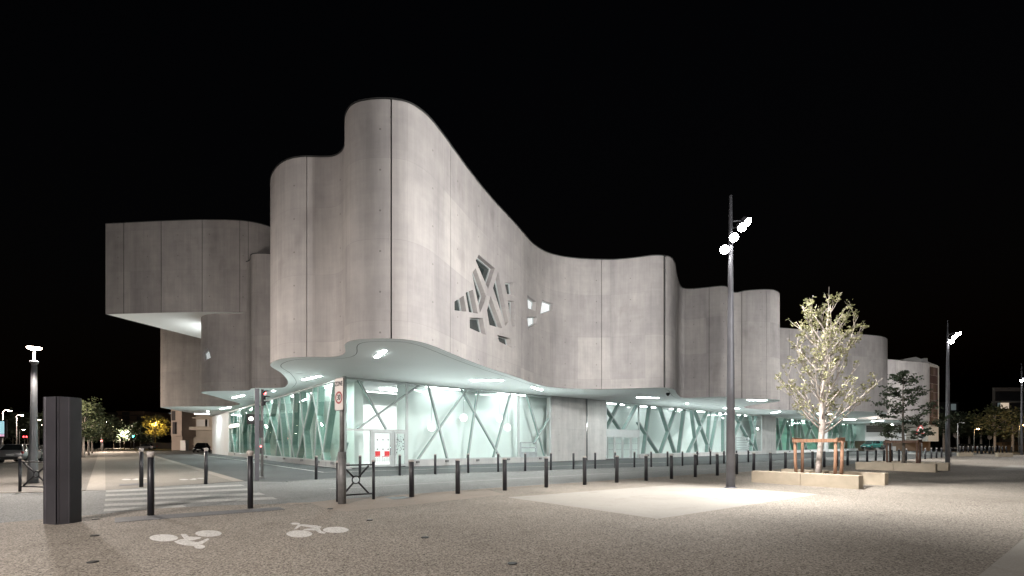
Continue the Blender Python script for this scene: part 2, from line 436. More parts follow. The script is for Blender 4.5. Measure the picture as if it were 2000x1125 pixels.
# darker asphalt strip beside the building
struct('side_road', MB().sheet(pg([(478, 940), (560, 941)]) + rf + [Vector((80, 100, 0)), Vector((60, 120, 0)), Vector((-55, 112, 0)), G(275, 882)], -0.012), M['asphalt'])
# pavement on the left and the path beside it
struct('pavement', MB().sheet([Vector((-60, 15.5, 0)), G(0, 963), G(120, 960), G(168, 958), G(194, 881), G(196, 874), Vector((-180, 200, 0))], -0.008), M['pavement'])
struct('path', MB().sheet(pg([(206, 957), (460, 940), (299, 889), (262, 876), (226, 872), (205, 881)]), -0.006), M['path'])
struct('kerb_band', MB().sheet(pg([(168, 958), (206, 957.5), (205, 881), (215, 872), (211, 872), (194, 881)]), 0.004), M['band'])
struct('kerb_strip', MB().sheet(pg([(275, 882.5), (299.6, 889), (478, 939.6), (457, 940.5), (290, 889)]), 0.004), M['band'])
# kerb upstands
kb = MB()
for i in range(len(rf)-1):
    a, b_ = rf[i], rf[i+1]
    kb.beam(a + Vector((0, 0, -0.03)), b_ + Vector((0, 0, -0.03)), 0.16, 0.045, (0, 0, 1))
struct('kerb', kb, M['road'])
kb = MB()
pk = pg([(-60, 965), (0, 963), (120, 960), (168, 958)])
for i in range(len(pk)-1): kb.beam(pk[i] + Vector((0, 0, -0.03)), pk[i+1] + Vector((0, 0, -0.03)), 0.15, 0.05, (0, 0, 1))
struct('pavement_kerb', kb, M['band'])
kb = MB()
for i in range(4, len(rn)-1): kb.beam(rn[i] + Vector((0, 0, -0.03)), rn[i+1] + Vector((0, 0, -0.03)), 0.18, 0.044, (0, 0, 1))
struct('plaza_kerb', kb, M['patch'])
# pale slabs in the plaza
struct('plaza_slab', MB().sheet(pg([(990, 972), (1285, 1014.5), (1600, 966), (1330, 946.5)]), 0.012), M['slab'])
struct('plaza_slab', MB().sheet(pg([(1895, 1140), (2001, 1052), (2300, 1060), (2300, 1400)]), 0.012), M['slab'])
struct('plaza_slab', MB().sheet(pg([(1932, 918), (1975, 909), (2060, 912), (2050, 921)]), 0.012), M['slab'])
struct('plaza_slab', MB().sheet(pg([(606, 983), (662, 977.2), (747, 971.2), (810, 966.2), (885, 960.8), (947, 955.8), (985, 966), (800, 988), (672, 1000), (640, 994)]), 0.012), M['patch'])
# markings
def line(pts, wd, name, mat='paint', z=0.002):
    mb = MB(); q = pg(pts)
    L, Rr = [], []
    for i, p in enumerate(q):
        d = (q[min(i+1, len(q)-1)] - q[max(i-1, 0)]).normalized(); t = Vector((-d.y, d.x, 0)) * wd / 2
        L.append(p + t); Rr.append(p - t)
    for i in range(len(q)-1):
        mb.sheet([L[i], L[i+1], Rr[i+1], Rr[i]], z)
    return struct(name, mb, M[mat])
line([(642, 955), (800, 946), (1060, 932), (1179, 925), (1308, 919), (1415, 915), (1600, 904.5)], 0.10, 'road_line', 'paint_worn')
line([(377, 887), (472, 899), (560, 912.5), (632, 922.5)], 0.13, 'road_line')
line([(632, 922.5), (800, 917.5), (870, 914.8), (1060, 911), (1153, 908), (1300, 903)], 0.13, 'road_line')
cw = MB()
for l0, l1, r0, r1 in (((207, 958), (207, 961.2), (470, 946.3), (478, 949)), ((206, 965.5), (206, 969.3), (488, 953.8), (497, 957)), ((205, 974.5), (205, 978.8), (507, 962.3), (518, 966.2)),
                       ((204, 984.3), (204, 989), (532, 970.6), (543, 975)), ((203, 994), (203, 999), (356, 986.5), (366, 991))):
    cw.sheet(pg([l0, r0, r1, l1]), 0.002)
struct('crosswalk', cw, M['paint_worn'])
# tactile strips with ribs
def tactile(a, b_, c, d, z0, nr, name='tactile_strip'):
    mb = MB(); a, b_, c, d = (G(*p) for p in (a, b_, c, d))
    mb.sheet([a, b_, c, d], z0)
    for i in range(nr):
        t = (i+0.5)/nr
        p, q = a.lerp(b_, t), d.lerp(c, t)
        mb.beam(p + Vector((0, 0, z0)), q + Vector((0, 0, z0)), 0.03, 0.006, (0, 0, 1))
    return struct(name, mb, M['tactile'])
tactile((224, 1012.5), (546, 991.5), (558, 996), (224, 1022), 0.012, 60)
tactile((233, 945.5), (300, 943), (300, 946.5), (233, 949), 0.0, 24)
# ground drain and cover
dr = MB()
for i in range(11):
    p = G(885 + i*4.4, 958.8 - i*0.22); q = G(890 + i*4.4, 961.2 - i*0.25)
    dr.beam(p, q, 0.03, 0.012, (0, 0, 1))
o = solo(dr, 'drain_grate', M['iron'], G(905, 959), 'slotted iron drain grate in the road by the plaza kerb', 'drain')
o = solo(MB().sheet(pg([(751, 972.2), (790, 970.3), (806, 973.5), (768, 976.8)]), 0.017), 'cover_plate', M['iron'], G(780, 973), 'grey rectangular cover plate set in the tan concrete by the kerb', 'cover plate')
for (px, py, lab) in ((185, 1047.5, 'small dark ground stud nearest the grey pillar foot'), (181, 1099.5, 'small dark ground stud near the lower left corner of the plaza'),
                      (645, 994.5, 'small dark ground stud just left of the zone 30 sign foot'), (722, 1017, 'small dark ground stud right of the right bicycle symbol'),
                      (830, 1051, 'small dark ground stud in the middle of the open plaza'), (1001, 1102.5, 'small dark ground stud near the bottom edge, centre of the plaza'),
                      (187, 1015.5, 'small dark ground stud right at the pillar, by the tactile strip')):
    p = G(px, py)
    solo(MB().lathe([(0.065, 0.008), (0.065, 0.02), (0.05, 0.024)], p, 16), 'ground_stud', M['iron'], p, lab, 'ground stud', 'round studs set in the plaza')
# bicycle symbols
def bike(ellipses, body, label):
    S = lambda x, y: G(200 + x/3.571, 960 + y/3.571)
    mb = MB()
    for cx, cy, rx, ry in ellipses:
        mb.sheet([S(cx + rx*math.cos(t*math.pi/20), cy + ry*math.sin(t*math.pi/20)) for t in range(40)], 0.012)
    for bd in body: mb.sheet([S(*p) for p in bd], 0.012)
    c = S(ellipses[0][0], ellipses[0][1])
    solo(mb, 'bicycle_symbol', M['paint'], c, label, 'ground marking', 'painted bicycle symbols')
bike([(428, 328, 100, 25), (740, 297, 92, 23), (678, 390, 38, 14)],
     [[(500, 352), (545, 338), (600, 348), (665, 358), (640, 385), (560, 378), (515, 365)], [(545, 303), (582, 300), (605, 319), (690, 322), (684, 332), (635, 345), (600, 348), (545, 338), (572, 338)],
      [(665, 358), (735, 330), (748, 336), (695, 372), (640, 385)]], 'white painted bicycle symbol at left, wheels up and rider head down')
bike([(1373, 300, 90, 25), (1628, 272, 90, 22), (1345, 228, 34, 7)],
     [[(1365, 234), (1400, 232), (1500, 242), (1528, 250), (1517, 266), (1470, 258), (1385, 244)], [(1335, 268), (1365, 234), (1385, 244), (1352, 266)],
      [(1395, 275), (1410, 266), (1465, 260), (1517, 266), (1480, 276)], [(1480, 270), (1517, 266), (1530, 282), (1560, 290), (1550, 298), (1512, 294)]], 'white painted bicycle symbol at right, rider upright above the wheels')
for dx, lab in ((265, 'small worn bicycle symbol on the path left of the bollards'), (377, 'small worn bicycle symbol on the path beside the right bollard')):
    mb = MB()
    for cx, cy, rx, ry in ((dx-18, 936.6, 9, 1.1), (dx+16, 934.4, 8, 1.0)):
        mb.sheet([G(cx + rx*math.cos(t*math.pi/12), cy + ry*math.sin(t*math.pi/12)) for t in range(24)], 0.002)
    mb.sheet(pg([(dx-8, 936.8), (dx+2, 934.2), (dx+8, 934.6), (dx+4, 936.2), (dx+9, 937.2), (dx-2, 937.4)]), 0.002)
    solo(mb, 'bicycle_symbol', M['paint_worn'], G(dx, 936), lab, 'ground marking', 'painted bicycle symbols')

# ------------------------------------------------------------------ the concrete hall
S = 5.85
d_ = S - H
def C(px, py): return G(px, py, S).to_2d()     # plan point of a soffit edge pixel
ctrl = [  # px, py of the lower wall edge, ratio (roof above eye) / (soffit above eye)
    ('w', -50, 92, 3.45), ('w', -46.5, 74, 3.45), ('w', -43.6, 63.5, 3.45), (313.5, 795.6, 3.44), (316.5, 794.6, 3.44), (340, 794.2, 3.44), (395, 793.8, 3.44), (440, 793.4, 3.44), (460, 792, 3.44), (469.5, 789.2, 3.44),
    (460, 785.6, 3.44), (444, 781.6, 3.44), (428, 776.8, 3.44), (402, 769.8, 3.44), (393.5, 768, 3.44), (392, 766.8, 3.44), (394, 765.8, 3.44), (402.4, 764.3, 3.44), (428, 763.5, 3.44), (470, 763.2, 3.44), (486, 762.6, 3.43),
    (489.5, 760.8, 3.43), (488.5, 759.2, 3.43), (491, 758.2, 3.43), (504, 757.9, 3.43), (530, 757.8, 3.42), (552, 757.0, 3.4), (560, 752.5, 3.4), (562.8, 746, 3.39), (558.3, 738, 3.38), (547, 726.7, 3.35), (537, 721, 3.34), (530.5, 717.5, 3.33),
    (527.7, 713.4, 3.32), (529, 709.2, 3.32), (537, 704.6, 3.32), (547, 701.4, 3.32), (561, 699, 3.32), (578, 697.8, 3.32), (598, 697.3, 3.32), (621, 697.6, 3.32), (642, 697.7, 3.32), (656.5, 696.6, 3.31),
    (668, 694, 3.31), (673.8, 690.2, 3.30), (675, 686, 3.30), (673.8, 680.5, 3.29), (672.4, 675, 3.29), (675, 670, 3.29), (682, 666.6, 3.29), (692, 664, 3.29), (710, 662, 3.285), (740, 661.1, 3.285), (763, 661.4, 3.285),
    (785, 662.4, 3.285), (800, 663.7, 3.288), (830, 670, 3.29), (860, 681, 3.298), (880, 689.5, 3.30), (920, 706, 3.30), (960, 720.5, 3.29), (1000, 733.6, 3.29), (1020, 740.6, 3.295), (1040, 748, 3.31),
    (1060, 753.2, 3.34), (1080, 756.5, 3.37), (1120, 759.4, 3.395), (1160, 760, 3.39), (1200, 759.6, 3.37), (1240, 758.2, 3.36), (1280, 756.9, 3.365), (1299, 757.2, 3.367), (1311, 758.6, 3.38), (1318.5, 762, 3.38), (1321, 767, 3.38),
    (1326, 773, 3.39), (1332.5, 776.8, 3.40), (1340, 777.5, 3.40), (1356, 777, 3.39), (1384.5, 775.8, 3.375), (1414, 774.8, 3.37), (1424, 776, 3.37), (1432, 778.4, 3.36), (1440, 778.8, 3.366), (1449, 778.6, 3.40), (1480, 778.8, 3.44), (1505, 779.4, 3.47), (1519, 780.6, 3.47),
    (1523.2, 782.4, 3.47), (1519, 784.5, 3.46), (1495, 787.8, 3.46), (1469, 791.3, 3.45), (1455, 794, 3.45), (1453.6, 796, 3.45), (1460, 797.6, 3.45), (1469, 798.6, 3.45), (1495, 799.8, 3.446), (1544, 800.8, 3.44), (1578, 801.4, 3.43),
    (1637, 802.7, 3.41), (1695, 804.0, 3.415), (1722, 805.0, 3.42), (1732, 806.4, 3.43), (1733.5, 807.6, 3.45), (1728, 809.4, 3.5), (1695, 814.3, 3.5), (1675, 816.4, 3.5), (1676, 817.6, 3.5), (1695, 818.5, 3.52), (1735, 819.6, 3.535), (1811, 821.8, 3.56), (1816, 822.2, 3.56), ('w', 82, 100, 3.56)]
cp = []
for c in ctrl:
    if c[0] == 'w': cp.append((Vector((c[1], c[2])), c[3]))
    else: cp.append((C(c[0], c[1]), c[2]))
def catmull(cp, step):
    out = []
    for i in range(len(cp)-1):
        p0 = cp[max(i-1, 0)][0]; p1 = cp[i][0]; p2 = cp[i+1][0]; p3 = cp[min(i+2, len(cp)-1)][0]
        def tj(ti, a, b): return ti + max((b-a).length, 1e-3)**0.5
        t0 = 0; t1 = tj(t0, p0, p1) if i > 0 else 1e-2 ; t2 = tj(t1, p1, p2); t3 = tj(t2, p2, p3) if i < len(cp)-2 else t2 + 1e-2
        if i == 0: p0 = p1 - (p2-p1)*0.01
        if i == len(cp)-2: p3 = p2 + (p2-p1)*0.01
        n = max(2, int((p2-p1).length/step))
        for k in range(n):
            t = t1 + (t2-t1)*k/n
            A1 = p0*((t1-t)/(t1-t0)) + p1*((t-t0)/(t1-t0)); A2 = p1*((t2-t)/(t2-t1)) + p2*((t-t1)/(t2-t1)); A3 = p2*((t3-t)/(t3-t2)) + p3*((t-t2)/(t3-t2))
            B1 = A1*((t2-t)/(t2-t0)) + A2*((t-t0)/(t2-t0)); B2 = A2*((t3-t)/(t3-t1)) + A3*((t-t1)/(t3-t1))
            out.append((B1*((t2-t)/(t2-t1)) + B2*((t-t1)/(t2-t1)), cp[i][1] + (cp[i+1][1]-cp[i][1])*k/n))
    out.append(cp[-1])
    return out
curve = catmull(cp, 0.25)
# even out digitising wobble
for _ in range(3):
    sm = [curve[0]]
    for i in range(1, len(curve)-1):
        q = curve[i-1][0]*0.25 + curve[i][0]*0.5 + curve[i+1][0]*0.25
        sm.append((q, curve[i-1][1]*0.25 + curve[i][1]*0.5 + curve[i+1][1]*0.25))
    curve = sm + [curve[-1]]
PTS = [c[0] for c in curve]
ZT = [H + d_*c[1] for c in curve]
ARC = [0.0]
for i in range(1, len(PTS)): ARC.append(ARC[-1] + (PTS[i]-PTS[i-1]).length)
def nrm(i):
    a = PTS[max(i-1, 0)]; b = PTS[min(i+1, len(PTS)-1)]
    t = (b-a).normalized(); return Vector((t.y, -t.x))
NRM = [nrm(i) for i in range(len(PTS))]
def idx_of(px, lo=0, hi=10**6):
    """curve index where the ray of column px first meets the wall (restricted to index range)"""
    k = (px-1000)/F; best = None
    for i in range(max(lo, 0), min(hi, len(PTS)-1)):
        a = PTS[i].x - k*PTS[i].y; b = PTS[i+1].x - k*PTS[i+1].y
        if a*b <= 0:
            t = a/(a-b) if a != b else 0
            Y = PTS[i].y + (PTS[i+1].y-PTS[i].y)*t
            if best is None or Y < best[1]: best = (i+t, Y)
    return best
hall = thing('concert_hall', (-10.6, 30.6, 0), 'large undulating concrete hall with a lit glass ground floor', 'building')
HO = hall.location.copy()
def set_wall_uv(me, org):
    """u = metres along the wall, v = height"""
    uvl = me.uv_layers.get('UVMap') or me.uv_layers.new(name='UVMap')
    cache = {}
    o = Vector(org)
    for poly in me.polygons:
        for li in poly.loop_indices:
            vi = me.loops[li].vertex_index
            if vi not in cache:
                p = me.vertices[vi].co + o; q = p.to_2d()
                j = min(range(0, len(PTS), 4), key=lambda k: (PTS[k]-q).length_squared)
                j = min(range(max(0, j-6), min(len(PTS), j+7)), key=lambda k: (PTS[k]-q).length_squared)
                cache[vi] = (ARC[j] + (q-PTS[j]).dot(Vector((-NRM[j].y, NRM[j].x))), p.z)
            uvl.data[li].uv = cache[vi]
def fin_wall(ob):
    me = ob.data
    set_wall_uv(me, HO)
    for p in me.polygons: p.use_smooth = True
    me.set_sharp_from_angle(angle=R(32))
# joints: (pixel column, half width, index window)
iw = lambda px, lo=0, hi=10**6: idx_of(px, lo, hi)[0]
tip_i = min(range(len(PTS)), key=lambda k: (PTS[k]-C(527.7, 713.4)).length)
end_i = min(range(len(PTS)), key=lambda k: (PTS[k]-C(1523.2, 782.4)).length)
end2_i = min(range(len(PTS)), key=lambda k: (PTS[k]-C(1733.5, 807.6)).length)
el_i = min(range(len(PTS)), key=lambda k: (PTS[k]-C(488.5, 759.2)).length)
cy_i = min(range(len(PTS)), key=lambda k: (PTS[k]-C(392, 766.8)).length)
joints = [(328, .012, 0, cy_i-40), (389, .015, 0, cy_i-40), (428, .012, cy_i, el_i), (487, .012, cy_i, el_i), (500, .012, el_i, tip_i), (599, .018, tip_i, end_i), (764, .03, tip_i, end_i), (880, .02, tip_i, end_i), (1021, .02, tip_i, end_i),
          (1175, .018, tip_i, end_i), (1298.5, .11, tip_i, end_i), (1334, .012, tip_i, end_i), (1385, .02, tip_i, end_i), (1449, .03, tip_i, end_i), (1497, .014, tip_i, end_i), (1542, .03, end_i, end2_i), (1600, .02, end_i, end2_i), (1722, .025, end_i, end2_i+3), (1752, .03, end2_i, 10**6)]
jp = []
for px, hw, lo, hi in joints:
    q = idx_of(px, lo, hi)
    if q: jp.append((q[0], hw))
jp.sort()
def at(fi):
    i = max(0, min(int(fi), len(PTS)-2)); t = fi-i
    return PTS[i].lerp(PTS[i+1], t), NRM[i].lerp(NRM[i+1], t).normalized(), ZT[i]*(1-t)+ZT[i+1]*t
def adv(fi, dist):
    s = ARC[int(fi)] + (ARC[min(int(fi)+1, len(ARC)-1)]-ARC[int(fi)])*(fi-int(fi)) + dist
    for i in range(len(ARC)-1):
        if ARC[i] <= s <= ARC[i+1]: return i + (s-ARC[i])/max(1e-9, ARC[i+1]-ARC[i])
    return float(len(ARC)-1) if dist > 0 else 0.0
ZB = S + 0.006
windows_px = [  # traced outlines (photo pixels)
    [(352, 175), (500, 300), (438, 492), (325, 230)], [(290, 345), (325, 297), (418, 558), (365, 708)], [(232, 520), (298, 495), (345, 715), (262, 700)], [(130, 605), (213, 550), (240, 697), (130, 688)],
    [(528, 330), (622, 785), (598, 830), (483, 480)], [(590, 432), (668, 432), (680, 543), (612, 538)], [(618, 598), (680, 598), (680, 830), (653, 826)], [(460, 550), (570, 850), (450, 820), (428, 685)],
    [(268, 752), (388, 755), (418, 910), (270, 848)], [(522, 910), (640, 940), (655, 1028), (540, 972)], [(797, 545), (880, 605), (870, 688), (803, 665)], [(935, 585), (1035, 625), (1030, 685), (915, 725)], [(797, 745), (885, 745), (885, 805), (807, 858)]]
windows_px = [[(860 + x/4.687, 460 + y/4.687) for x, y in wq] for wq in windows_px]
win_groups = {}
bounds = [0.0] + [j[0] for j in jp] + [float(len(PTS)-1)]
hws = [0.0] + [j[1] for j in jp] + [0.0]
seg_of_px = lambda px: next(k for k in range(len(bounds)-1) if bounds[k] <= idx_of(px, tip_i, end_i)[0] <= bounds[k+1])
for wq in windows_px:
    cx = sum(p[0] for p in wq)/4
    win_groups.setdefault(seg_of_px(cx), []).append((wq, tip_i, end_i))
small_win = [(396.5, 690), (406.5, 679), (411.5, 698.6), (399, 705.7)]
k_small = next(k for k in range(len(bounds)-1) if bounds[k] <= idx_of(402, cy_i-30, el_i)[0] <= bounds[k+1])
win_groups.setdefault(k_small, []).append((small_win, cy_i-30, el_i))
win_parts = []
for k in range(len(bounds)-1):
    a = adv(bounds[k], hws[k]) if k else bounds[k]
    b_ = adv(bounds[k+1], -hws[k+1]) if k+1 < len(bounds)-1 else bounds[k+1]
    fs = [a] + [float(i) for i in range(int(a)+1, int(math.ceil(b_)))] + [b_]
    fs = [f for i, f in enumerate(fs) if i == 0 or f - fs[i-1] > 1e-4]
    P_ = [at(f) for f in fs]
    T = 0.75 if k in win_groups else 0.12
    if k in win_groups and win_groups[k][0][0] is small_win: T = 0.4
    mb = MB()
    n = len(P_)
    vs = []
    for p, nn, zt in P_: vs += [(p.x, p.y, ZB), (p.x, p.y, zt)]
    for p, nn, zt in P_:
        q = p - nn*T; vs += [(q.x, q.y, ZB), (q.x, q.y, zt)]
    fcs = []
    o2 = 2*n
    for i in range(n-1):
        fcs.append((2*i, 2*i+2, 2*i+3, 2*i+1))
        fcs.append((o2+2*i+2, o2+2*i, o2+2*i+1, o2+2*i+3))
        fcs.append((2*i+1, 2*i+3, o2+2*i+3, o2+2*i+1))
        fcs.append((2*i+2, 2*i, o2+2*i, o2+2*i+2))
    fcs.append((0, 1, o2+1, o2)); e = 2*(n-1); fcs.append((e+1, e, o2+e, o2+e+1))
    mb.add(vs, fcs)
    ob = mb.build('concrete_wall', M['concrete'], hall)
    if k in win_groups:
        cut = MB()
        for wq, lo, hi in win_groups[k]:
            pts, ns_ = [], Vector((0, 0, 0))
            for (px, py) in wq:
                q = idx_of(px, lo, hi) or idx_of(px + 2.5, lo, hi); p, nn, zt = at(q[0])
                pts.append(Vector((p.x, p.y, H + (HOR-py)/F*q[1]))); ns_ += Vector((nn.x, nn.y, 0))
            ns_.normalize()
            # plane fit offset so the prism starts outside the curved face
            dep = 0.38 if T > 0.5 else T - 0.12
            c = sum(pts, Vector())/4
            fr_ = [p + ns_*0.6 for p in pts]; bk_ = [p - ns_*((p-c).dot(ns_) + dep) for p in pts]
            cut.add(fr_ + bk_, [(0, 1, 2, 3), (7, 6, 5, 4), (0, 4, 5, 1), (1, 5, 6, 2), (2, 6, 7, 3), (3, 7, 4, 0)])
            win_parts.append((pts, ns_, dep, c, wq))
        cme = cut.mesh('cutter', None, HO)
        bm = bmesh.new(); bm.from_mesh(cme); bmesh.ops.recalc_face_normals(bm, faces=bm.faces); bm.to_mesh(cme); bm.free()
        bm = bmesh.new(); bm.from_mesh(ob.data); bmesh.ops.recalc_face_normals(bm, faces=bm.faces); bm.to_mesh(ob.data); bm.free()
        co = bpy.data.objects.new('cutter', cme); COL.objects.link(co); co.location = HO
        mod = ob.modifiers.new('cut', 'BOOLEAN'); mod.object = co; mod.operation = 'DIFFERENCE'; mod.solver = 'EXACT'
        dg = bpy.context.evaluated_depsgraph_get(); dg.update()
        nm = bpy.data.meshes.new_from_object(ob.evaluated_get(dg))
        ob.modifiers.clear(); old = ob.data; ob.data = nm; bpy.data.meshes.remove(old)
        bpy.data.objects.remove(co); bpy.data.meshes.remove(cme)
        if not ob.data.materials: ob.data.materials.append(M['concrete'])
    fin_wall(ob)
# window frames and panes
for wi, (pts, nn, dep, c, wq) in enumerate(win_parts):
    flat = [p - nn*((p-c).dot(nn) + dep - 0.03) for p in pts]
    ctr = sum(flat, Vector())/4
    fr_ = MB()
    for i in range(4):
        a, b_ = flat[i], flat[(i+1) % 4]
        a = a + (ctr-a).normalized()*0.05; b_ = b_ + (ctr-b_).normalized()*0.05
        fr_.beam(a, b_, 0.07, 0.08, nn)
    fo = fr_.build('window', M['frame'], hall)
    mx_ = sum(q_[0] for q_ in wq)/4
    lit = mx_ > 1020 or mx_ < 500
    pn = MB().add([p + nn*0.012 for p in flat], [(0, 1, 2, 3)]).build('pane', M['lit_white' if lit else 'dark_glass'], fo)
# dark backing of each open joint
for fi, hw in jp:
    jb = MB()
    a, b_ = adv(fi, -hw-0.05), adv(fi, hw+0.05)
    p, nn, zt = at(a); q, n2, zt2 = at(b_); p = p - nn*0.10; q = q - n2*0.10
    jb.add([(p.x, p.y, ZB), (q.x, q.y, ZB), (q.x, q.y, zt2-0.02), (p.x, p.y, zt-0.02)], [(0, 1, 2, 3)])
    jb.build('wall_joint', M['seam'], hall)

# coping along the roof edge
cpg = MB()
vs = []
for i in range(len(PTS)):
    p = PTS[i] + NRM[i]*0.03; q = PTS[i] - NRM[i]*0.4; z = ZT[i]
    vs += [(p.x, p.y, z-0.015), (p.x, p.y, z+0.06), (q.x, q.y, z+0.06)]
cpg.add(vs, [f for i in range(len(PTS)-1) for f in ((3*i, 3*i+3, 3*i+4, 3*i+1), (3*i+1, 3*i+4, 3*i+5, 3*i+2))])
cpg.build('coping', M['coping'], hall)
# soffit, its shadow joint and the roof
ring = [Vector((p.x, p.y, 0)) for p in PTS] + [Vector((66, 125, 0)), Vector((-62, 150, 0))]
MB().sheet(ring, S).build('soffit', M['soffit'], hall)
MB().sheet(ring, 14.9).build('roof', M['coping'], hall)
sj = MB()
vs = []
for i in range(len(PTS)):
    p = PTS[i] - NRM[i]*0.50; q = PTS[i] - NRM[i]*0.525
    vs += [(p.x, p.y, S-0.004), (q.x, q.y, S-0.004)]
sj.add(vs, [(2*i, 2*i+2, 2*i+3, 2*i+1) for i in range(tip_i-40, end_i)])
sj.build('soffit_joint', M['seam'], hall)
# cantilevered upper volume on the left
cz0, cz1 = 12.1, 19.45
Yc = lambda px, py, z: G(px, py, z)
cant = [Vector((-33.05, 39.3)), Vector((-28.6, 38.85)), Vector((-25.0, 38.62)), Vector((-22.6, 38.66)), Vector((-21.4, 38.85)), Vector((-20.4, 39.4)), Vector((-19.6, 40.4)), Vector((-19.0, 42)), Vector((-18.6, 46)), Vector((-18.6, 62)), Vector((-28.4, 62))]
ccp = catmull([(p, 0) for p in cant[1:8]], 0.2)
cl = [cant[0]] + [p for p, _ in ccp] + cant[8:]
n = len(cl)
mb = MB()
mb.add([(p.x, p.y, cz0) for p in cl] + [(p.x, p.y, cz1) for p in cl], [(i, (i+1) % n, n+(i+1) % n, n+i) for i in range(n)])
ob = mb.build('cantilever_wall', M['concrete'], hall)
uvl = ob.data.uv_layers.new(name='UVMap'); ac = [0]
for i in range(1, n+1): ac.append(ac[-1] + (cl[i % n]-cl[i-1]).length)
for pi_, poly in enumerate(ob.data.polygons):
    for li, (u, v) in zip(poly.loop_indices, ((ac[pi_], cz0), (ac[pi_+1], cz0), (ac[pi_+1], cz1), (ac[pi_], cz1))): uvl.data[li].uv = (u+0.4, v+1.0)
for p in ob.data.polygons: p.use_smooth = True
ob.data.set_sharp_from_angle(angle=R(25))
MB().sheet([Vector((p.x, p.y, 0)) for p in cl], cz0+0.02).build('cantilever_soffit', M['soffit'], hall)
MB().sheet([Vector((p.x, p.y, 0)) for p in cl], cz1-0.3).build('cantilever_roof', M['coping'], hall)
for px in (242, 315, 395, 468.5, 485):
    k = (px-1000)/F
    for i in range(n-1):
        a = cl[i].x-k*cl[i].y; b_ = cl[i+1].x-k*cl[i+1].y
        if a*b_ <= 0 and cl[i].y < 45:
            p = cl[i].lerp(cl[i+1], a/(a-b_)); t = (cl[i+1]-cl[i]).normalized()
            MB().beam((p.x, p.y-0.006, cz0), (p.x, p.y-0.006, cz1-0.01), 0.03, 0.012, (t.y, -t.x, 0)).build('wall_joint', M['coping'], hall); break
cc = MB(); 
cc.add([(p.x*1.0, p.y-0.03, cz1) for p in cl[:-2]] + [(p.x, p.y-0.03, cz1+0.05) for p in cl[:-2]], [(i, i+1, n-2+i+1, n-2+i) for i in range(n-3)])
cc.build('coping', M['coping'], hall)

lw = MB()  # unseen glowing panels, added to light the cantilever soffit from below
for i0 in (cy_i-9, cy_i-16):
    a_, b2_ = PTS[i0], PTS[i0-5]
    o_ = NRM[i0-2]*0.03
    lw.add([(a_.x+o_.x, a_.y+o_.y, 9.4), (b2_.x+o_.x, b2_.y+o_.y, 9.4), (b2_.x+o_.x, b2_.y+o_.y, 11.6), (a_.x+o_.x, a_.y+o_.y, 11.6)], [(0, 1, 2, 3)])
lw.build('flank_fill', M['flank'], hall)
# ---- ground floor: two glazed faces meeting at a corner
C0 = Vector((-10.62, 30.62))
rd = Vector((1.139, 1.0)).normalized(); ld = Vector((-0.803, 1.0)).normalized()
r_in = Vector((-rd.y, rd.x)); l_in = Vector((-ld.y, ld.x)) * -1
def hit(px, face):
    dv = rd if face == 'R' else ld
    k = (px-1000)/F
    s = (k*C0.y - C0.x)/(dv.x - k*dv.y)
    return C0 + dv*s, s
def FP(px, py, face):
    p, s = hit(px, face)
    return Vector((p.x, p.y, H + (HOR-py)/F*p.y))
RI = Vector((r_in.x, r_in.y, 0)); LI = Vector((l_in.x, l_in.y, 0))
def fz(p, z): return Vector((p.x, p.y, z))
def Rp(s, off=0.0, z=0.0): q = C0 + rd*s + r_in*off; return Vector((q.x, q.y, z))
def Lp(s, off=0.0, z=0.0): q = C0 + ld*s + l_in*off; return Vector((q.x, q.y, z))
sR = lambda px: hit(px, 'R')[1]
sL = lambda px: hit(px, 'L')[1]
def cwall_uv(ob, u0=0):
    me = ob.data; uvl = me.uv_layers.new(name='UVMap')
    for poly in me.polygons:
        for li in poly.loop_indices:
            p = me.vertices[me.loops[li].vertex_index].co + HO
            uvl.data[li].uv = ((p.to_2d()-C0).dot(rd), p.z)
PL = 0.42      # plinth height
TOP = S - 0.02
# solid pieces of the base
def base_block(face, s0, s1, z0, z1, off0, off1, name, mat, uv=False):
    f = Rp if face == 'R' else Lp
    poly = [f(s0, off0), f(s1, off0), f(s1, off1), f(s0, off1)]
    ob = MB().prism(poly if face == 'R' else list(reversed(poly)), z0, z1).build(name, mat, hall)
    if uv: cwall_uv(ob)
    return ob
base_block('R', sR(1077), sR(1183), -0.02, TOP, -0.05, 0.6, 'base_wall', M['concrete_base'], True)
base_block('R', sR(1488), sR(1514), -0.02, TOP, -0.05, 0.8, 'base_wall', M['concrete_base'], True)
base_block('R', sR(1610), sR(1616), -0.02, TOP, -0.05, 0.6, 'base_wall', M['white_wall'])
base_block('R', sR(1684), sR(1692), -0.02, TOP, -0.05, 5, 'base_wall', M['white_wall'])
base_block('L', sL(447), sL(415), -0.02, TOP, -0.05, 8, 'base_wall', M['white_wall'])
# plinths under the glass
base_block('R', sR(797), sR(1076), -0.02, PL, -0.10, 0.35, 'plinth', M['concrete_base'], True)
base_block('R', sR(1249), sR(1487), -0.02, PL, -0.10, 0.35, 'plinth', M['concrete_base'], True)
base_block('R', sR(1515), sR(1609), -0.02, PL, -0.10, 0.35, 'plinth', M['white_wall'])
base_block('R', sR(1617), sR(1683), -0.02, PL, -0.10, 0.35, 'plinth', M['white_wall'])
base_block('L', 0.02, sL(448), -0.02, 0.36, -0.14, 0.35, 'plinth', M['concrete_base'], True)
base_block('L', -0.35, 0.0, -0.02, 0.10, -0.14, 0.35, 'plinth', M['concrete_base'], True)
# downpipe on the base wall
p = Rp(sR(1144), -0.13)
MB().tube([fz(p, 0), fz(p, TOP)], 0.075, 10).build('downpipe', M['steel'], hall)
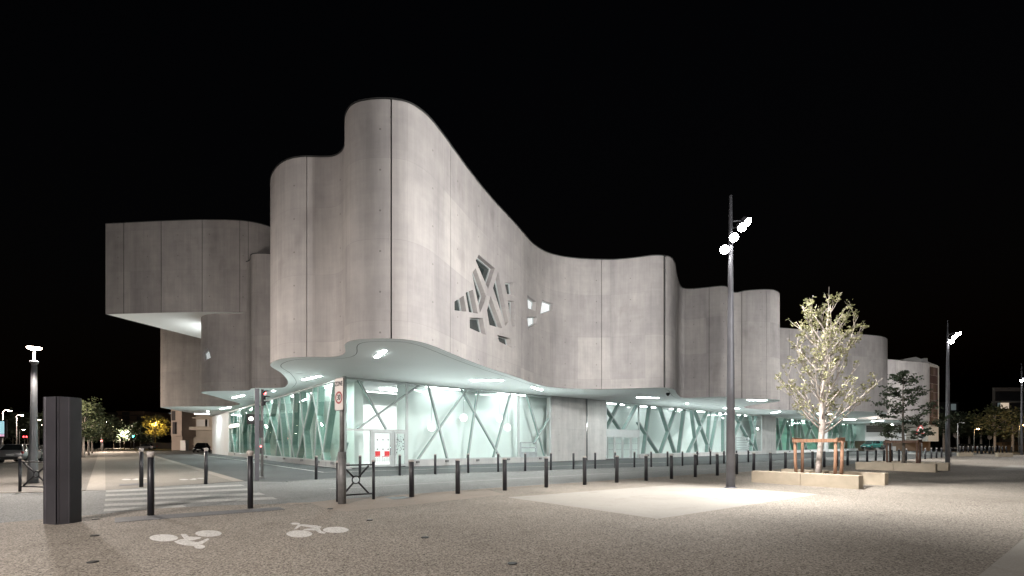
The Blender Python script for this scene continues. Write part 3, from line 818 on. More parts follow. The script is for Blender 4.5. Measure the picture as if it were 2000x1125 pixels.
# glass sheets, frames
def pane(face, s0, s1, z0, z1, mat, off=0.03):
    f = Rp if face == 'R' else Lp
    MB().quad(f(s0, off, z0), f(s1, off, z0), f(s1, off, z1), f(s0, off, z1)).build('glass_pane', M[mat], hall)
def bar(face, s0, z0, s1, z1, wd=0.09, dp=0.14, mat='frame', off=-0.04, name='mullion'):
    f = Rp if face == 'R' else Lp
    return MB().beam(f(s0, off, z0), f(s1, off, z1), wd, dp, RI if face == 'R' else LI).build(name, M[mat], hall)
def rail(face, s0, s1, z, wd=0.12, dp=0.16): bar(face, s0, z, s1, z, wd, dp, name='transom')
for s0, s1, z0, mt in ((0.05, sR(795), 0.05, 'glass'), (sR(795), sR(1076), PL, 'glass'), (sR(1184), sR(1248), 0.05, 'glass'), (sR(1248), sR(1487), PL, 'glass'), (sR(1515), sR(1609), PL, 'green_glass'), (sR(1617), sR(1683), PL, 'green_glass')):
    pane('R', s0, s1, z0, TOP, mt)
    rail('R', s0, s1, TOP-0.08)
    rail('R', s0, s1, z0+0.03, 0.08)
pane('L', 0.05, sL(447), 0.36, TOP, 'green_glass'); rail('L', 0.05, sL(447), TOP-0.08); rail('L', 0.05, sL(447), 0.40, 0.08)
for px in (795, 1013, 1075, 1184, 1248, 1487.5, 1515, 1609, 1617, 1683): bar('R', sR(px), PL if px > 800 else 0, sR(px), TOP, 0.14)
for px in (447.8, 468): bar('L', sL(px), 0.36, sL(px), TOP, 0.14)
MB().tube([Rp(0, -0.02, 0), Rp(0, -0.02, TOP)], 0.13, 12).build('corner_post', M['fin_edge'], hall)
# slanting fins: white outer edge + tinted blade reaching into the room
def fin(face, a, b_, depth=0.38, wd=0.10):
    p, q = FP(*a, face), FP(*b_, face)
    zlo = PL if face == 'R' else 0.36
    def clampz(p, q):
        if p.z > TOP-0.1: t = (TOP-0.1-q.z)/(p.z-q.z); return q.lerp(p, t)
        return p
    p = clampz(p, q)
    if q.z < zlo+0.05: q = p.lerp(q, (p.z-zlo-0.05)/(p.z-q.z))
    nn = RI if face == 'R' else LI
    fo = MB().beam(p - nn*0.035, q - nn*0.035, wd, 0.06, nn).build('fin', M['fin_edge'], hall)
    MB().beam(p + nn*0.045, q + nn*0.045, wd*0.8, depth, nn).build('fin_blade', M['fin'], fo)
Z6 = lambda x, y: (700 + x/3.75, 680 + y/3.75)
Z7 = lambda x, y: (1140 + x/4.326, 700 + y/4.326)
Z8 = lambda x, y: (1480 + x/8.04, 780 + y/8.04)
ZL = lambda x, y: (420 + x/5.922, 740 + y/5.922)
for a, b_ in (((696, 734), (755, 838)), ((828, 746), (700, 837)), (Z6(510, 255), Z6(662, 840)), (Z6(805, 285), Z6(420, 842)), (Z6(748, 285), Z6(1060, 835)), (Z6(880, 292), Z6(800, 835)), (Z6(1122, 318), Z6(985, 830)), (Z6(1232, 325), Z6(1372, 800)), (Z6(1402, 512), Z6(1290, 700))):
    fin('R', a, b_, 0.16)
for a, b_ in ((Z7(318, 362), Z7(205, 592)), (Z7(192, 412), Z7(318, 598)), (Z7(462, 392), Z7(350, 598)), (Z7(570, 388), Z7(512, 835)), (Z7(472, 540), Z7(662, 835)), (Z7(650, 392), Z7(792, 830)), (Z7(798, 405), Z7(650, 825)), (Z7(862, 412), Z7(812, 828)), (Z7(920, 420), Z7(972, 825)),
              (Z7(945, 425), Z7(1092, 822)), (Z7(1062, 435), Z7(880, 825)), (Z7(1078, 436), Z7(1050, 820)), (Z7(1145, 440), Z7(1075, 820)), (Z7(1190, 445), Z7(1190, 815)), (Z7(1275, 455), Z7(1472, 808)), (Z7(1362, 460), Z7(1280, 660)), (Z7(1412, 463), Z7(1478, 800)), (Z7(1470, 470), Z7(1420, 805))):
    fin('R', a, b_, 0.42)
for a, b_ in ((Z8(308, 262), Z8(392, 835)), (Z8(465, 278), Z8(282, 835)), (Z8(462, 275), Z8(592, 830)), (Z8(525, 285), Z8(492, 832)), (Z8(605, 290), Z8(625, 830)), (Z8(665, 295), Z8(790, 828)), (Z8(680, 298), Z8(668, 600)), (Z8(885, 325), Z8(718, 828)), (Z8(780, 330), Z8(1005, 820)), (Z8(960, 330), Z8(1040, 800)),
              (Z8(1130, 335), Z8(1165, 560)), (Z8(1228, 358), Z8(1095, 800)), (Z8(1228, 358), Z8(1330, 700)), (Z8(1285, 360), Z8(1262, 800)), (Z8(1405, 362), Z8(1350, 800)), (Z8(1462, 368), Z8(1448, 800)), (Z8(1470, 368), Z8(1530, 798)), (Z8(1600, 380), Z8(1480, 800)), (Z8(1545, 385), Z8(1640, 660))):
    fin('R', a, b_, 0.42, 0.13)
for a, b_ in (((585, 248), (775, 905)), ((680, 228), (545, 872)), ((530, 272), (585, 882)), ((727, 208), (797, 902)), ((757, 203), (705, 892)), ((793, 188), (915, 920)), ((917, 148), (880, 915)), ((980, 132), (1052, 936)), ((1142, 85), (945, 922)), ((1118, 90), (1266, 962)),
              ((1195, 62), (1150, 885)), ((1372, 8), (1232, 955)), ((1462, 738), (1400, 960)), ((300, 340), (325, 850)), ((360, 322), (312, 640)), ((380, 540), (425, 860)), ((168, 385), (222, 842)), ((226, 365), (178, 842)), ((265, 350), (248, 842)), ((440, 290), (400, 860)), ((470, 285), (520, 870))):
    fin('L', ZL(*a), ZL(*b_), 0.42)
bar('L', sL(448), FP(448, 833, 'L').z, sL(467), FP(448, 833, 'L').z, 0.45, 0.12)
# door bay at the corner
zt_ = FP(760, 840.5, 'R').z
rail('R', 0.1, sR(795), zt_, 0.12)
def door(face, px0, px1, ztop, z0=0.05, wd=0.13, handle=None):
    f = Rp; a, b_ = sR(px0), sR(px1)
    m = MB()
    m.beam(f(a+wd/2, -0.06, z0), f(a+wd/2, -0.06, ztop), wd, 0.1, RI).beam(f(b_-wd/2, -0.06, z0), f(b_-wd/2, -0.06, ztop), wd, 0.1, RI)
    m.beam(f(a+wd, -0.058, ztop-wd/2), f(b_-wd, -0.058, ztop-wd/2), wd, 0.096, RI).beam(f(a+wd, -0.058, z0+wd/2), f(b_-wd, -0.058, z0+wd/2), wd, 0.096, RI)
    o = m.build('door', M['frame'], hall)
    if handle is not None:
        s = a + (b_-a)*handle
        MB().tube([f(s, -0.10, 0.8), f(s, -0.10, 1.5)], 0.018, 8).build('handle', M['steel'], o)
    return o
bar('R', sR(725.5), 0.02, sR(725.5), zt_, 0.14); 
dA = door('R', 727.5, 765, zt_-0.08, handle=0.9); bar('R', sR(767.5), 0.02, sR(767.5), zt_, 0.12); dB = door('R', 770, 793, zt_-0.08, handle=0.1)
dots = MB()
for px in (737, 748, 758, 776, 788):
    for py in (859, 877.5):
        p = FP(px, py, 'R') - RI*0.004; dots.lathe([(0.045, -0.004), (0.045, 0.004)], p, 10, Matrix((( rd.x, 0, -RI.x), (rd.y, 0, -RI.y), (0, 1, 0))))
dots.build('glass_dots', M['sign_black'], hall)
fl = MB()
for i in range(46):
    px = random.uniform(774, 789); py = random.gauss(868, 10)
    if 852 < py < 886:
        p = FP(px, py, 'R') - RI*0.004; rr = random.uniform(0.02, 0.06)
        u = Vector((rd.x, rd.y, 0)); fl.add([p+u*rr, p+Vector((0, 0, rr*1.4)), p-u*rr*0.7, p-Vector((0, 0, rr*0.5))], [(0, 1, 2, 3)])
fl.build('floral_decal', M['sign_blue'], hall)
# small louvred boxes low in the glass
def louvre(px0, px1, py0, py1, nsl, solid):
    a, b_ = sR(px0), sR(px1); zt = FP(px0, py0, 'R').z; zm = FP(px0, py1, 'R').z
    m = MB()
    for s in (a, b_): m.beam(Rp(s, -0.09, PL), Rp(s, -0.09, zt), 0.09, 0.16, RI)
    for i in range(nsl+1):
        z = zm + (zt-zm)*i/nsl; m.beam(Rp(a, -0.085, z), Rp(b_, -0.085, z), 0.10 if nsl < 4 else 0.16, 0.15, RI)
    if solid: m.beam(Rp((a+b_)/2, -0.05, PL+0.01), Rp((a+b_)/2, -0.05, zm), abs(b_-a)-0.05, 0.1, RI)
    m.build('louvre_panel', M['louvre'], hall)
louvre(1016.5, 1046.5, 864.5, 884, 2, True)
louvre(1437, 1461.5, 855, 879, 5, True)
# recessed entrance: sign band and sliding glass leaves
zb0, zb1 = FP(1215, 853, 'R').z, FP(1215, 839, 'R').z
ob = MB().beam(Rp(sR(1184.5), -0.07, (zb0+zb1)/2), Rp(sR(1247.5), -0.07, (zb0+zb1)/2), zb1-zb0, 0.14, RI).build('entrance_band', M['frame'], hall)
for px in (1200, 1232): bar('R', sR(px), 0.02, sR(px), zb0, 0.10)
for a, b_ in ((1186, 1199), (1201, 1215), (1216, 1231), (1233, 1246)): door('R', a, b_, zb0-0.03, 0.04, 0.07)
et = MB()
for px in range(1187, 1246, 3):
    for py in (866, 878):
        p = FP(px, py, 'R') - RI*0.003; u = Vector((rd.x, rd.y, 0)); et.add([p-u*0.07-Vector((0, 0, .035)), p+u*0.07-Vector((0, 0, .035)), p+u*0.07+Vector((0, 0, .035)), p-u*0.07+Vector((0, 0, .035))], [(0, 1, 2, 3)])
et.build('glass_dots', M['louvre'], hall)
# rooms behind the glass
MB().sheet([Rp(-0.3, 0.3), Rp(sR(1683), 0.3), Rp(sR(1683), 14), Rp(8, 30), Lp(sL(416), 9), Lp(sL(446), 0.3)], 0.04).build('interior_floor', M['interior_floor'], hall)
def iwall(pts, z0, z1, mat, th=0.15):
    m = MB()
    for a, b_ in zip(pts[:-1], pts[1:]):
        d = (b_-a).normalized(); t = Vector((-d.y, d.x, 0))*th
        m.prism([a, b_, b_+t, a+t], z0, z1)
    return m.build('interior_wall', M[mat], hall)
iwall([Rp(sR(800), 1.7), Rp(sR(1078)+4, 1.7)], 0.04, TOP, 'interior')
iwall([Rp(sR(1078)+4, 1.9), Rp(sR(1078)+4, 11)], 0.04, TOP, 'interior_white')
iwall([Rp(1.6, 11), Rp(sR(1078)+4, 11)], 0.04, TOP, 'interior_white')
iwall([Rp(sR(1183)-3, 2.6), Rp(sR(1488)+4, 2.6)], 0.04, TOP, 'interior')
iwall([Rp(sR(1500), 5.0), Rp(sR(1690), 5.0)], 0.04, TOP, 'interior_green')
iwall([Lp(1.9, 1.5), Lp(sL(500), 1.5)], 0.04, TOP, 'interior')
iwall([Lp(1.9, 1.5), Lp(1.9, 2.0)], 0.04, TOP, 'interior')
iwall([Lp(sL(500), 2.6), Lp(sL(448), 2.6)], 0.04, TOP, 'interior_green')
p0 = Rp(2.4, 3.4); p1 = Rp(11, 3.4)
MB().beam(fz(p0, 4.9), fz(p1, 4.9), 0.9, 0.3, RI).build('bulkhead', M['interior_white'], hall)
def indoor(face, s0, s1, off, mat='indoor_strip', wd=0.12, z=TOP-0.10):
    f = Rp if face == 'R' else Lp
    L = s1-s0; k = max(1, int(round(L/6.5)))
    for i in range(k):
        a = s0 + L*(i+0.26)/k; b_ = s0 + L*(i+0.74)/k
        MB().beam(f(a, off, z), f(b_, off, z), wd, 0.06, (0, 0, 1)).build('ceiling_lamp', M[mat], hall)
indoor('R', sR(802), sR(1072), 0.9)
indoor('R', sR(1186), sR(1484), 1.3)
indoor('R', sR(1518), sR(1606), 2.0, 'indoor_dim'); indoor('R', sR(1620), sR(1680), 2.0, 'indoor_dim')
indoor('L', 2.4, sL(505), 0.85); indoor('L', sL(495), sL(450), 1.2, 'indoor_dim')
indoor('R', 3.0, 16, 4.5, 'indoor_bright', 0.35); indoor('R', 2.0, 18, 8.0, 'indoor_bright', 0.35)
# opal globes hanging behind the bay next to the doors
for px, py, lab in ((843, 835, 'opal globe lamp behind glass, nearest the corner doors'), (905.5, 816, 'opal globe lamp behind glass, highest of the four'), (976, 818, 'opal globe lamp behind glass left of the lowest right one'), (991, 835, 'opal globe lamp behind glass, rightmost of the four')):
    q, s = hit(px, 'R'); q = Rp(s, 0.9); q = D(px, py, q.y)
    t = thing('globe_lamp', q, lab, 'lamp', 'globe lamps behind the glass')
    r_ = 0.28
    MB().lathe([(r_*math.sin(math.pi*i/12)+1e-6, -r_*math.cos(math.pi*i/12)) for i in range(13)], q, 20).build('globe', M['globe'], t)
    MB().tube([q + Vector((0, 0, r_)), Vector((q.x, q.y, TOP))], 0.012, 6).build('cord', M['steel'], t)
# lamps under the soffit
for a, b_ in (((735, 698), (751, 684.5)), ((592, 742), (625, 734.5)), ((920, 743), (982, 743)), ((1040, 756.2), (1057.5, 762)), ((1244, 776), (1286, 777.3)), ((1414, 797), (1443, 798)), ((1460, 781.2), (1497, 782)), ((1508, 806.5), (1523, 803.8)), ((1597, 808), (1625, 809)), ((1648, 819), (1670, 819.6)),
              ((1703, 823), (1725, 821.5)), ((1763, 823), (1790, 823.4)), ((455, 777), (476, 772)), ((431, 798.5), (450, 795.3)), ((380, 808.5), (408, 808))):
    p, q = G(*a, S), G(*b_, S)
    MB().beam(p - Vector((0, 0, 0.014)), q - Vector((0, 0, 0.014)), 0.15, 0.012, (0, 0, 1)).build('soffit_lamp', M['strip'], hall)
for px, py in ((534, 763.5), (1342, 788), (1631, 815), (406, 803.5)):
    p = G(px, py, S); MB().lathe([(0.10, -0.02), (0.10, 0.0)], p, 16).build('downlight', M['spot'], hall)
# small boxes along the plinth, each with an added lamp to brighten the soffit
def plinth_box(face, s, watts):
    f = Rp if face == 'R' else Lp; nn = RI if face == 'R' else LI
    c = f(s, -0.22, 0.30)
    bx = MB().box(c, (0.22, 0.14, 0.16), math.atan2(rd.y, rd.x) if face == 'R' else math.atan2(ld.y, ld.x)).build('plinth_box', M['galv'], hall)
    lt = bpy.data.lights.new('soffit_fill', 'SPOT'); lt.energy = watts; lt.color = (0.86, 1.0, 0.97); lt.spot_size = R(124); lt.spot_blend = 1.0; lt.shadow_soft_size = 0.15
    lo = bpy.data.objects.new('soffit_fill', lt); COL.objects.link(lo); lo.parent = hall; lo.location = c + Vector((0, 0, 0.12)) - HO - nn*0.15
    lo.rotation_euler = (Vector((0, 0, 1)) - nn*1.15).to_track_quat('-Z', 'Y').to_euler()
for px in (813, 870, 930, 990, 1052): plinth_box('R', sR(px), 580)
for px in (1262, 1310, 1360, 1410, 1460, 1540, 1580, 1650): plinth_box('R', sR(px), 800)
for px in (655, 628, 595, 560, 525, 490, 462): plinth_box('L', sL(px), 560 if px > 520 else 800)
# camera dome under the soffit
p = G(1304.5, 767.5, S)
MB().lathe([(1e-4, -0.26), (0.09, -0.22), (0.13, -0.14), (0.13, -0.13)], p, 16).lathe([(0.16, -0.13), (0.16, 0.0)], p, 16).build('security_camera', M['black_plastic'], hall)
# screen inside the left glazed face
a, b_ = FP(516, 868, 'L'), FP(546, 844, 'L')
sa, sb = sL(516), sL(546)
MB().quad(Lp(sa, 1.42, a.z), Lp(sb, 1.42, a.z), Lp(sb, 1.42, b_.z), Lp(sa, 1.42, b_.z)).build('screen', M['screen'], hall)

# red chairs inside
def chair(p, rz, label):
    t = thing('red_chair', p, label, 'chair', 'red chairs inside the corner room')
    Mx = Matrix.Rotation(rz, 3, 'Z'); q = lambda x, y, z: Mx @ Vector((x, y, z)) + Vector(p)
    MB().box(q(0, 0, 0.45), (0.46, 0.44, 0.04), M=Mx).build('seat', M['red_chair'], t, bevel=0.01)
    MB().box(q(0, 0.22, 0.70), (0.44, 0.04, 0.40), M=Mx).build('backrest', M['red_chair'], t, bevel=0.01)
    for x in (-.2, .2):
        for y in (-.18, .2): MB().tube([q(x, y, 0), q(x, y, 0.43)], 0.012, 6).build('leg', M['steel'], t)
for px, lab in ((735.5, 'red plastic chair inside, at the left edge of the glass door'), (753.5, 'red plastic chair inside, seen in the middle of the glass door')):
    chair(D(px, HOR, 41.0).xy.to_3d() + Vector((0, 0, 0.04)), 0.7 + math.pi, lab)

# ------------------------------------------------------------------ bollards
def make_bollard(hgt, r, ball, label, group):
    t = thing('bollard', (0, 0, 0), label, 'bollard', group)
    if ball:
        MB().lathe([(r, -0.03), (r, hgt-0.13), (r*0.75, hgt-0.125)], (0, 0, 0), 20).build('post', M['bollard'], t)
        MB().lathe([(r*0.9, hgt-0.13), (r*1.0, hgt-0.10), (r*1.12, hgt-0.085), (r*1.22, hgt-0.05), (r*1.15, hgt-0.02), (r*0.8, hgt), (0.001, hgt+0.008)], (0, 0, 0), 20).build('cap', M['cap'], t)
    else:
        MB().lathe([(r, -0.03), (r, hgt-0.055), (r*0.9, hgt-0.05)], (0, 0, 0), 20).build('post', M['bollard'], t)
        MB().lathe([(r*0.98, hgt-0.054), (r*1.05, hgt-0.045), (r*0.98, hgt-0.015), (r*0.6, hgt), (0.001, hgt+0.003)], (0, 0, 0), 20).build('cap', M['cap'], t)
    return t
ORD = ['first', 'second', 'third', 'fourth', 'fifth', 'sixth', 'seventh', 'eighth', 'ninth', 'tenth', 'eleventh', 'twelfth', 'thirteenth', 'fourteenth', 'fifteenth', 'sixteenth', 'seventeenth', 'eighteenth', 'nineteenth', 'twentieth',
       'twenty-first', 'twenty-second', 'twenty-third', 'twenty-fourth', 'twenty-fifth', 'twenty-sixth', 'twenty-seventh', 'twenty-eighth']
def lin(tab, x):
    for (a, ya), (b_, yb) in zip(tab[:-1], tab[1:]):
        if a <= x <= b_: return ya + (yb-ya)*(x-a)/(b_-a)
near_tab = [(804, 971), (894, 964.8), (986, 958.3), (1067, 952.3), (1142, 947.3), (1204, 943), (1262, 939), (1311, 935.5), (1358, 932.2), (1401, 929.2), (1438, 926.4), (1587, 915), (1655, 909.5), (1755, 901.5), (1807, 897), (1839, 894), (1860, 892)]
proto = None
def row(pts, label_fn, group, hgt, r, ball=False):
    global proto
    pr = None
    for i, p in enumerate(pts):
        if pr is None: o = pr = make_bollard(hgt, r, ball, '', group)
        else: o = copy_tree(pr)
        o.location = p; o.rotation_euler.z = random.uniform(0, 6); o.rotation_euler.x = random.gauss(0, 0.006); o.rotation_euler.y = random.gauss(0, 0.006)
        o['label'] = label_fn(i)
xs = [804, 894, 986, 1067, 1142, 1204.5, 1262, 1311.5, 1358, 1401, 1438.5, 1472, 1505, 1534, 1587, 1610, 1635, 1655.5, 1675, 1693.7, 1710.5, 1726.6, 1742, 1756, 1769.6, 1807, 1819, 1829, 1839, 1857]
def lab_near(i):
    sp = {0: 'dark kerb bollard just right of the crossed barrier, nearest of its row', 10: 'dark kerb bollard just right of the main lamp post'}
    if i in sp: return sp[i]
    if i < 10: return 'dark plaza kerb bollard, %s to the right of the crossed barrier' % ORD[i]
    return 'dark plaza kerb bollard, %s to the right of the main lamp post' % ORD[i-10]
row([G(x, lin(near_tab, x)) + Vector((0, 0, 0.008)) for x in xs], lab_near, 'bollards along the plaza kerb', 1.10, 0.075)
fxs = [(617.5, 937), (703, 932.5), (780.5, 929.2), (850, 926.2), (914.5, 923.7), (973, 922), (1026, 920.3), (1075.7, 918.6), (1120, 917), (1162.5, 915.5), (1201.5, 914.1), (1239, 912.8), (1272, 911.9), (1304, 910.7), (1333, 909.6), (1361.6, 908.4), (1387.5, 907.2), (1414, 905.8), (1438.5, 904.5), (1461.7, 903)]
def lab_far(i):
    if i == 0: return 'dark slightly leaning bollard across the road, before the left glass face'
    return 'dark bollard across the road by the building, %s right of the leaning one' % ORD[i-1]
row([G(x, y) + Vector((0, 0, 0.0)) for x, y in fxs], lab_far, 'bollards along the building side of the road', 1.05, 0.065)
row([G(294.5, 1007), G(489, 993.5), G(276, 951), G(402, 945.5)], lambda i: ['tall black bollard with pale ball top, nearest, at the left of the crosswalk', 'tall black bollard with pale ball top, between the sign and the crosswalk', 'tall black ball-topped bollard beyond the crosswalk, left of the path middle', 'tall black ball-topped bollard beyond the crosswalk, at the right path edge'][i],
    'ball topped bollards at the crosswalk', 1.42, 0.065, True)
cl_x = [1875, 1881.5, 1891, 1899.5, 1909, 1916, 1918.5, 1924.5, 1932, 1934, 1939.5, 1945, 1952, 1958, 1965.5, 1976, 1992]
def lab_cl(i): return 'small far bollard behind the stone benches, %s from the left there' % ORD[i]
row([G(x, 886.5 - 1.6*((i*7) % 5)/4) for i, x in enumerate(cl_x)], lab_cl, 'far bollards behind the stone benches', 1.15, 0.08)

# ------------------------------------------------------------------ plaza lamp posts with floodlights
def spot_light(root, loc, target, watts, col, angle, blend=0.6, size=0.12, name='flood_light'):
    ld_ = bpy.data.lights.new(name, 'SPOT'); ld_.energy = watts; ld_.color = col; ld_.spot_size = R(angle); ld_.spot_blend = blend; ld_.shadow_soft_size = size
    lo = bpy.data.objects.new(name, ld_); COL.objects.link(lo)
    lo.parent = root; lo.location = Vector(loc) - root.location
    lo.rotation_euler = (Vector(target)-Vector(loc)).to_track_quat('-Z', 'Y').to_euler()
    return lo
WHITE = (1.0, 0.975, 0.945); WARM = (1.0, 0.915, 0.86); COOL = (1.0, 0.98, 0.955)
def lamp_post(base, label, hgt, offs, spots, r0=0.155, r1=0.075, aim=None):
    """offs: (sideways, height, toward camera) of each flood; spots: (flood no, target, watts, colour, cone)"""
    b = Vector(base)
    t = thing('lamp_post', b, label, 'lamp post', 'flood lamp posts of the plaza')
    MB().tube([b, b+Vector((0, 0, hgt*0.35)), b+Vector((0, 0, hgt*0.8)), b+Vector((0, 0, hgt))], [r0, r0*0.86, r1*1.05, r1*0.55*1.2], 20).build('pole', M['pole'], t)
    MB().lathe([(r0*1.35, 0.0), (r0*1.35, 0.03), (r0*1.05, 0.05)], b, 20).build('base_plate', M['pole'], t)
    pos = []
    for i, (sx, z, sy) in enumerate(offs):
        c = b + Vector((sx, -sy, z)); pos.append(c)
        tg = Vector(aim[i]) if aim else c + Vector((sx*2, 6, -6))
        dv = (tg - c).normalized(); q = dv.to_track_quat('Z', 'Y').to_matrix()
        ho = MB().lathe([(0.05, -0.22), (0.12, -0.16), (0.15, -0.02), (0.165, 0.05), (0.15, 0.05)], c, 16, q).build('floodlight', M['pole'], t)
        MB().lathe([(0.148, 0.045), (0.135, 0.085), (0.09, 0.115), (0.001, 0.125)], c, 16, q).build('lens', M['flood'], ho)
        MB().tube([b + Vector((0, 0, z)), c - dv*0.12], 0.025, 8).build('bracket', M['pole'], ho)
    for i, tg, wt, colr, cone, *bl in spots:
        c = pos[i]; dv = (Vector(tg)-c).normalized()
        spot_light(t, c + dv*0.22, tg, wt*FLOOD, colr, cone, bl[0] if bl else 0.6)
    return t
LP1 = G(1427, 953.5)
offs1 = [(-0.30, 8.46, 0.18), (0.0, 8.86, 0.24), (0.30, 9.25, 0.18), (0.56, 9.52, 0.0)]
lamp_post(LP1, 'tall dark lamp post with four floodlights in front of the building, nearest', 10.45, offs1,
          [(0, (4.2, 15.0, 0), 8200, WHITE, 78, 1.0), (1, (9.5, 13.0, 0), 1300, WHITE, 60, 1.0), (2, (12.2, 13.8, 0), 10500, WHITE, 88, 1.0), (3, (20, 42, 9), 9000, COOL, 100, 0.8), (3, (12.3, 19.2, 3.8), 5200, WHITE, 62, 0.8), (1, (-1.5, 26, 9.5), 9800, WHITE, 128, 0.5)],
          aim=[(3, 5, 0), (5, 4, 0), (10, 6, 0), (16, 8, 0)])
LP2 = G(1851, 905.5)
lamp_post(LP2, 'tall dark lamp post with floodlights behind the second tree planter', 11.3, [(0.05, 9.6, 0.25), (0.3, 9.95, 0.2), (0.62, 10.2, 0.1), (0.85, 10.3, 0.0)],
          [(0, (26, 50, 9), 9000, COOL, 90), (1, (44, 34, 0), 4500, COOL, 120), (2, (44, 70, 9), 17000, COOL, 130), (3, (52, 58, 0), 4000, COOL, 120)], aim=[(24, 20, 0), (30, 20, 0), (36, 22, 0), (44, 24, 0)])
LP3 = G(1995.5, 888.7)
lamp_post(LP3, 'tall dark lamp post with floodlights at the right edge of the picture', 12.6, [(-0.3, 10.2, 0.25), (0.1, 10.35, 0.25), (0.5, 10.6, 0.2)],
          [(0, (56, 60, 0), 3500, COOL, 120), (1, (78, 56, 0), 3500, COOL, 120), (0, (66, 86, 9), 17000, COOL, 120)], aim=[(48, 40, 0), (55, 40, 0), (60, 42, 0)])
# the row continues behind the photographer
lamp_post((-9.5, -7.0, 0), 'tall dark lamp post with floodlights standing behind the photographer, left', 10.4, [(-0.3, 8.5, -0.1), (0.0, 8.9, -0.25), (0.3, 9.25, -0.2)],
          [(0, (-12, 30, 8), 3200, WARM, 90), (1, (-26, 40, 12), 5000, WARM, 60), (2, (-5.5, 7, 0), 17500, WARM, 88, 1.0)], aim=[(-8, 24, 8), (-14, 34, 8), (-5, 5, 0)])
lamp_post((13.5, -4.0, 0), 'tall dark lamp post with floodlights standing behind the photographer, right', 10.4, [(-0.3, 8.5, -0.1), (0.0, 8.9, -0.25), (0.3, 9.25, -0.2)],
          [(0, (0, 26, 10), 9500, WHITE, 62, 0.8), (1, (12, 36, 10), 3500, WHITE, 62, 0.8), (2, (22, 34, 9), 3500, WHITE, 70, 0.8)], aim=[(2, 28, 8), (10, 36, 9), (14, 8, 0)])

# ------------------------------------------------------------------ left street lamp with disc head
b = G(64, 943)
t = thing('street_lamp', b, 'fat tapered street lamp with bright disc head beside the dark pillar', 'street lamp')
zt = 4.9
MB().tube([b, b+Vector((0, 0, 0.6)), b+Vector((0.03, 0, 1.7)), b+Vector((0.06, 0, zt-0.1))], [0.19, 0.16, 0.125, 0.088], 20).build('pole', M['lamp_grey'], t)
hd = b + Vector((0.06, 0, zt-0.1))
MB().lathe([(0.088, 0), (0.145, 0.12), (0.13, 0.14), (0.032, 0.14), (0.032, 0.60)], hd, 20).build('neck', M['lamp_grey'], t)
ho = MB().lathe([(0.15, 0.695), (0.25, 0.695), (0.24, 0.71), (0.10, 0.745), (0.001, 0.75)], hd, 24).build('lamp_head', M['lamp_grey'], t)
MB().lathe([(0.03, 0.585), (0.11, 0.595), (0.19, 0.63), (0.225, 0.67), (0.23, 0.695)], hd, 24).build('lens', M['street'], ho)
pl = bpy.data.lights.new('lamp_light', 'POINT'); pl.energy = 5200; pl.color = (1.0, 0.90, 0.82); pl.shadow_soft_size = 0.15
po = bpy.data.objects.new('lamp_light', pl); COL.objects.link(po); po.parent = t; po.location = Vector((0.06, 0, zt+0.40))

# ------------------------------------------------------------------ dark two-leaf pillar
a0 = G(84, 1024); a1 = G(110, 1026); a2 = G(137, 1023.5)
t = thing('pillar', G(110, 1025), 'tall dark metal pillar of two channels standing in the foreground', 'pillar')
hp = 2.52
def leaf(p, q, back):
    n2 = Vector((0, 1, 0)); d = (q-p); u = d.normalized(); w2 = d.length
    poly = [p, p+u*w2*0.12, p+u*w2*0.16+n2*0.012, p+u*w2*0.84+n2*0.012, p+u*w2*0.88, q, q+n2*back, p+n2*back]
    return MB().prism(poly, -0.02, hp).build('channel', M['pillar'], t, bevel=0.006)
leaf(a0, a1 - Vector((0.012, 0, 0)), 0.26); leaf(a1 + Vector((0.012, 0, 0)), a2, 0.26)
MB().prism([a1+Vector((-.012, 0.06, 0)), a1+Vector((.012, 0.06, 0)), a1+Vector((.012, 0.2, 0)), a1+Vector((-.012, 0.2, 0))], 0, hp-0.01).build('web', M['seam'], t)

# ------------------------------------------------------------------ zone sign
def text_mesh(txt, size, mat, parent, Mx, name, org):
    cu = bpy.data.curves.new('lettering', 'FONT'); cu.body = txt; cu.size = size; cu.align_x = 'CENTER'; cu.align_y = 'CENTER'; cu.extrude = 0.002; cu.offset = 0.003*size/0.15
    to = bpy.data.objects.new('lettering', cu); COL.objects.link(to)
    dg = bpy.context.evaluated_depsgraph_get(); dg.update()
    me = bpy.data.meshes.new_from_object(to.evaluated_get(dg))
    bpy.data.objects.remove(to)
    me.transform(Mx); me.transform(Matrix.Translation(-Vector(org))); me.materials.clear(); me.materials.append(mat)
    o = bpy.data.objects.new(name, me); COL.objects.link(o)
    if parent: o.parent = parent
    return o
b = G(668, 984.5)
t = thing('zone_sign', b, 'zone 30 speed sign on a grey post beside the crossed barrier', 'road sign')
MB().tube([b, b+Vector((0, 0, 1.38))], 0.105, 16).build('post_sleeve', M['galv'], t)
MB().tube([b+Vector((0, 0, 1.38)), b+Vector((0, 0, 3.3))], 0.06, 14).build('post', M['galv'], t)
ang = R(-38)   # plate turned toward the left
Rm = Matrix.Rotation(ang, 4, 'Z')
sw, sh, szc = 0.40, 0.86, 2.89
cen = b + Vector((0, 0, szc)) + Rm @ Vector((0, -0.09, 0))
base_m = Matrix.Translation(cen) @ Rm @ Matrix.Rotation(R(90), 4, 'X')
def rrect(wd, hh, r, n=5):
    out = []
    for cx, cy, a0_ in ((wd/2-r, hh/2-r, 0), (-wd/2+r, hh/2-r, 90), (-wd/2+r, -hh/2+r, 180), (wd/2-r, -hh/2+r, 270)):
        for i in range(n+1):
            a_ = R(a0_+90*i/n); out.append((cx+r*math.cos(a_), cy+r*math.sin(a_)))
    return out
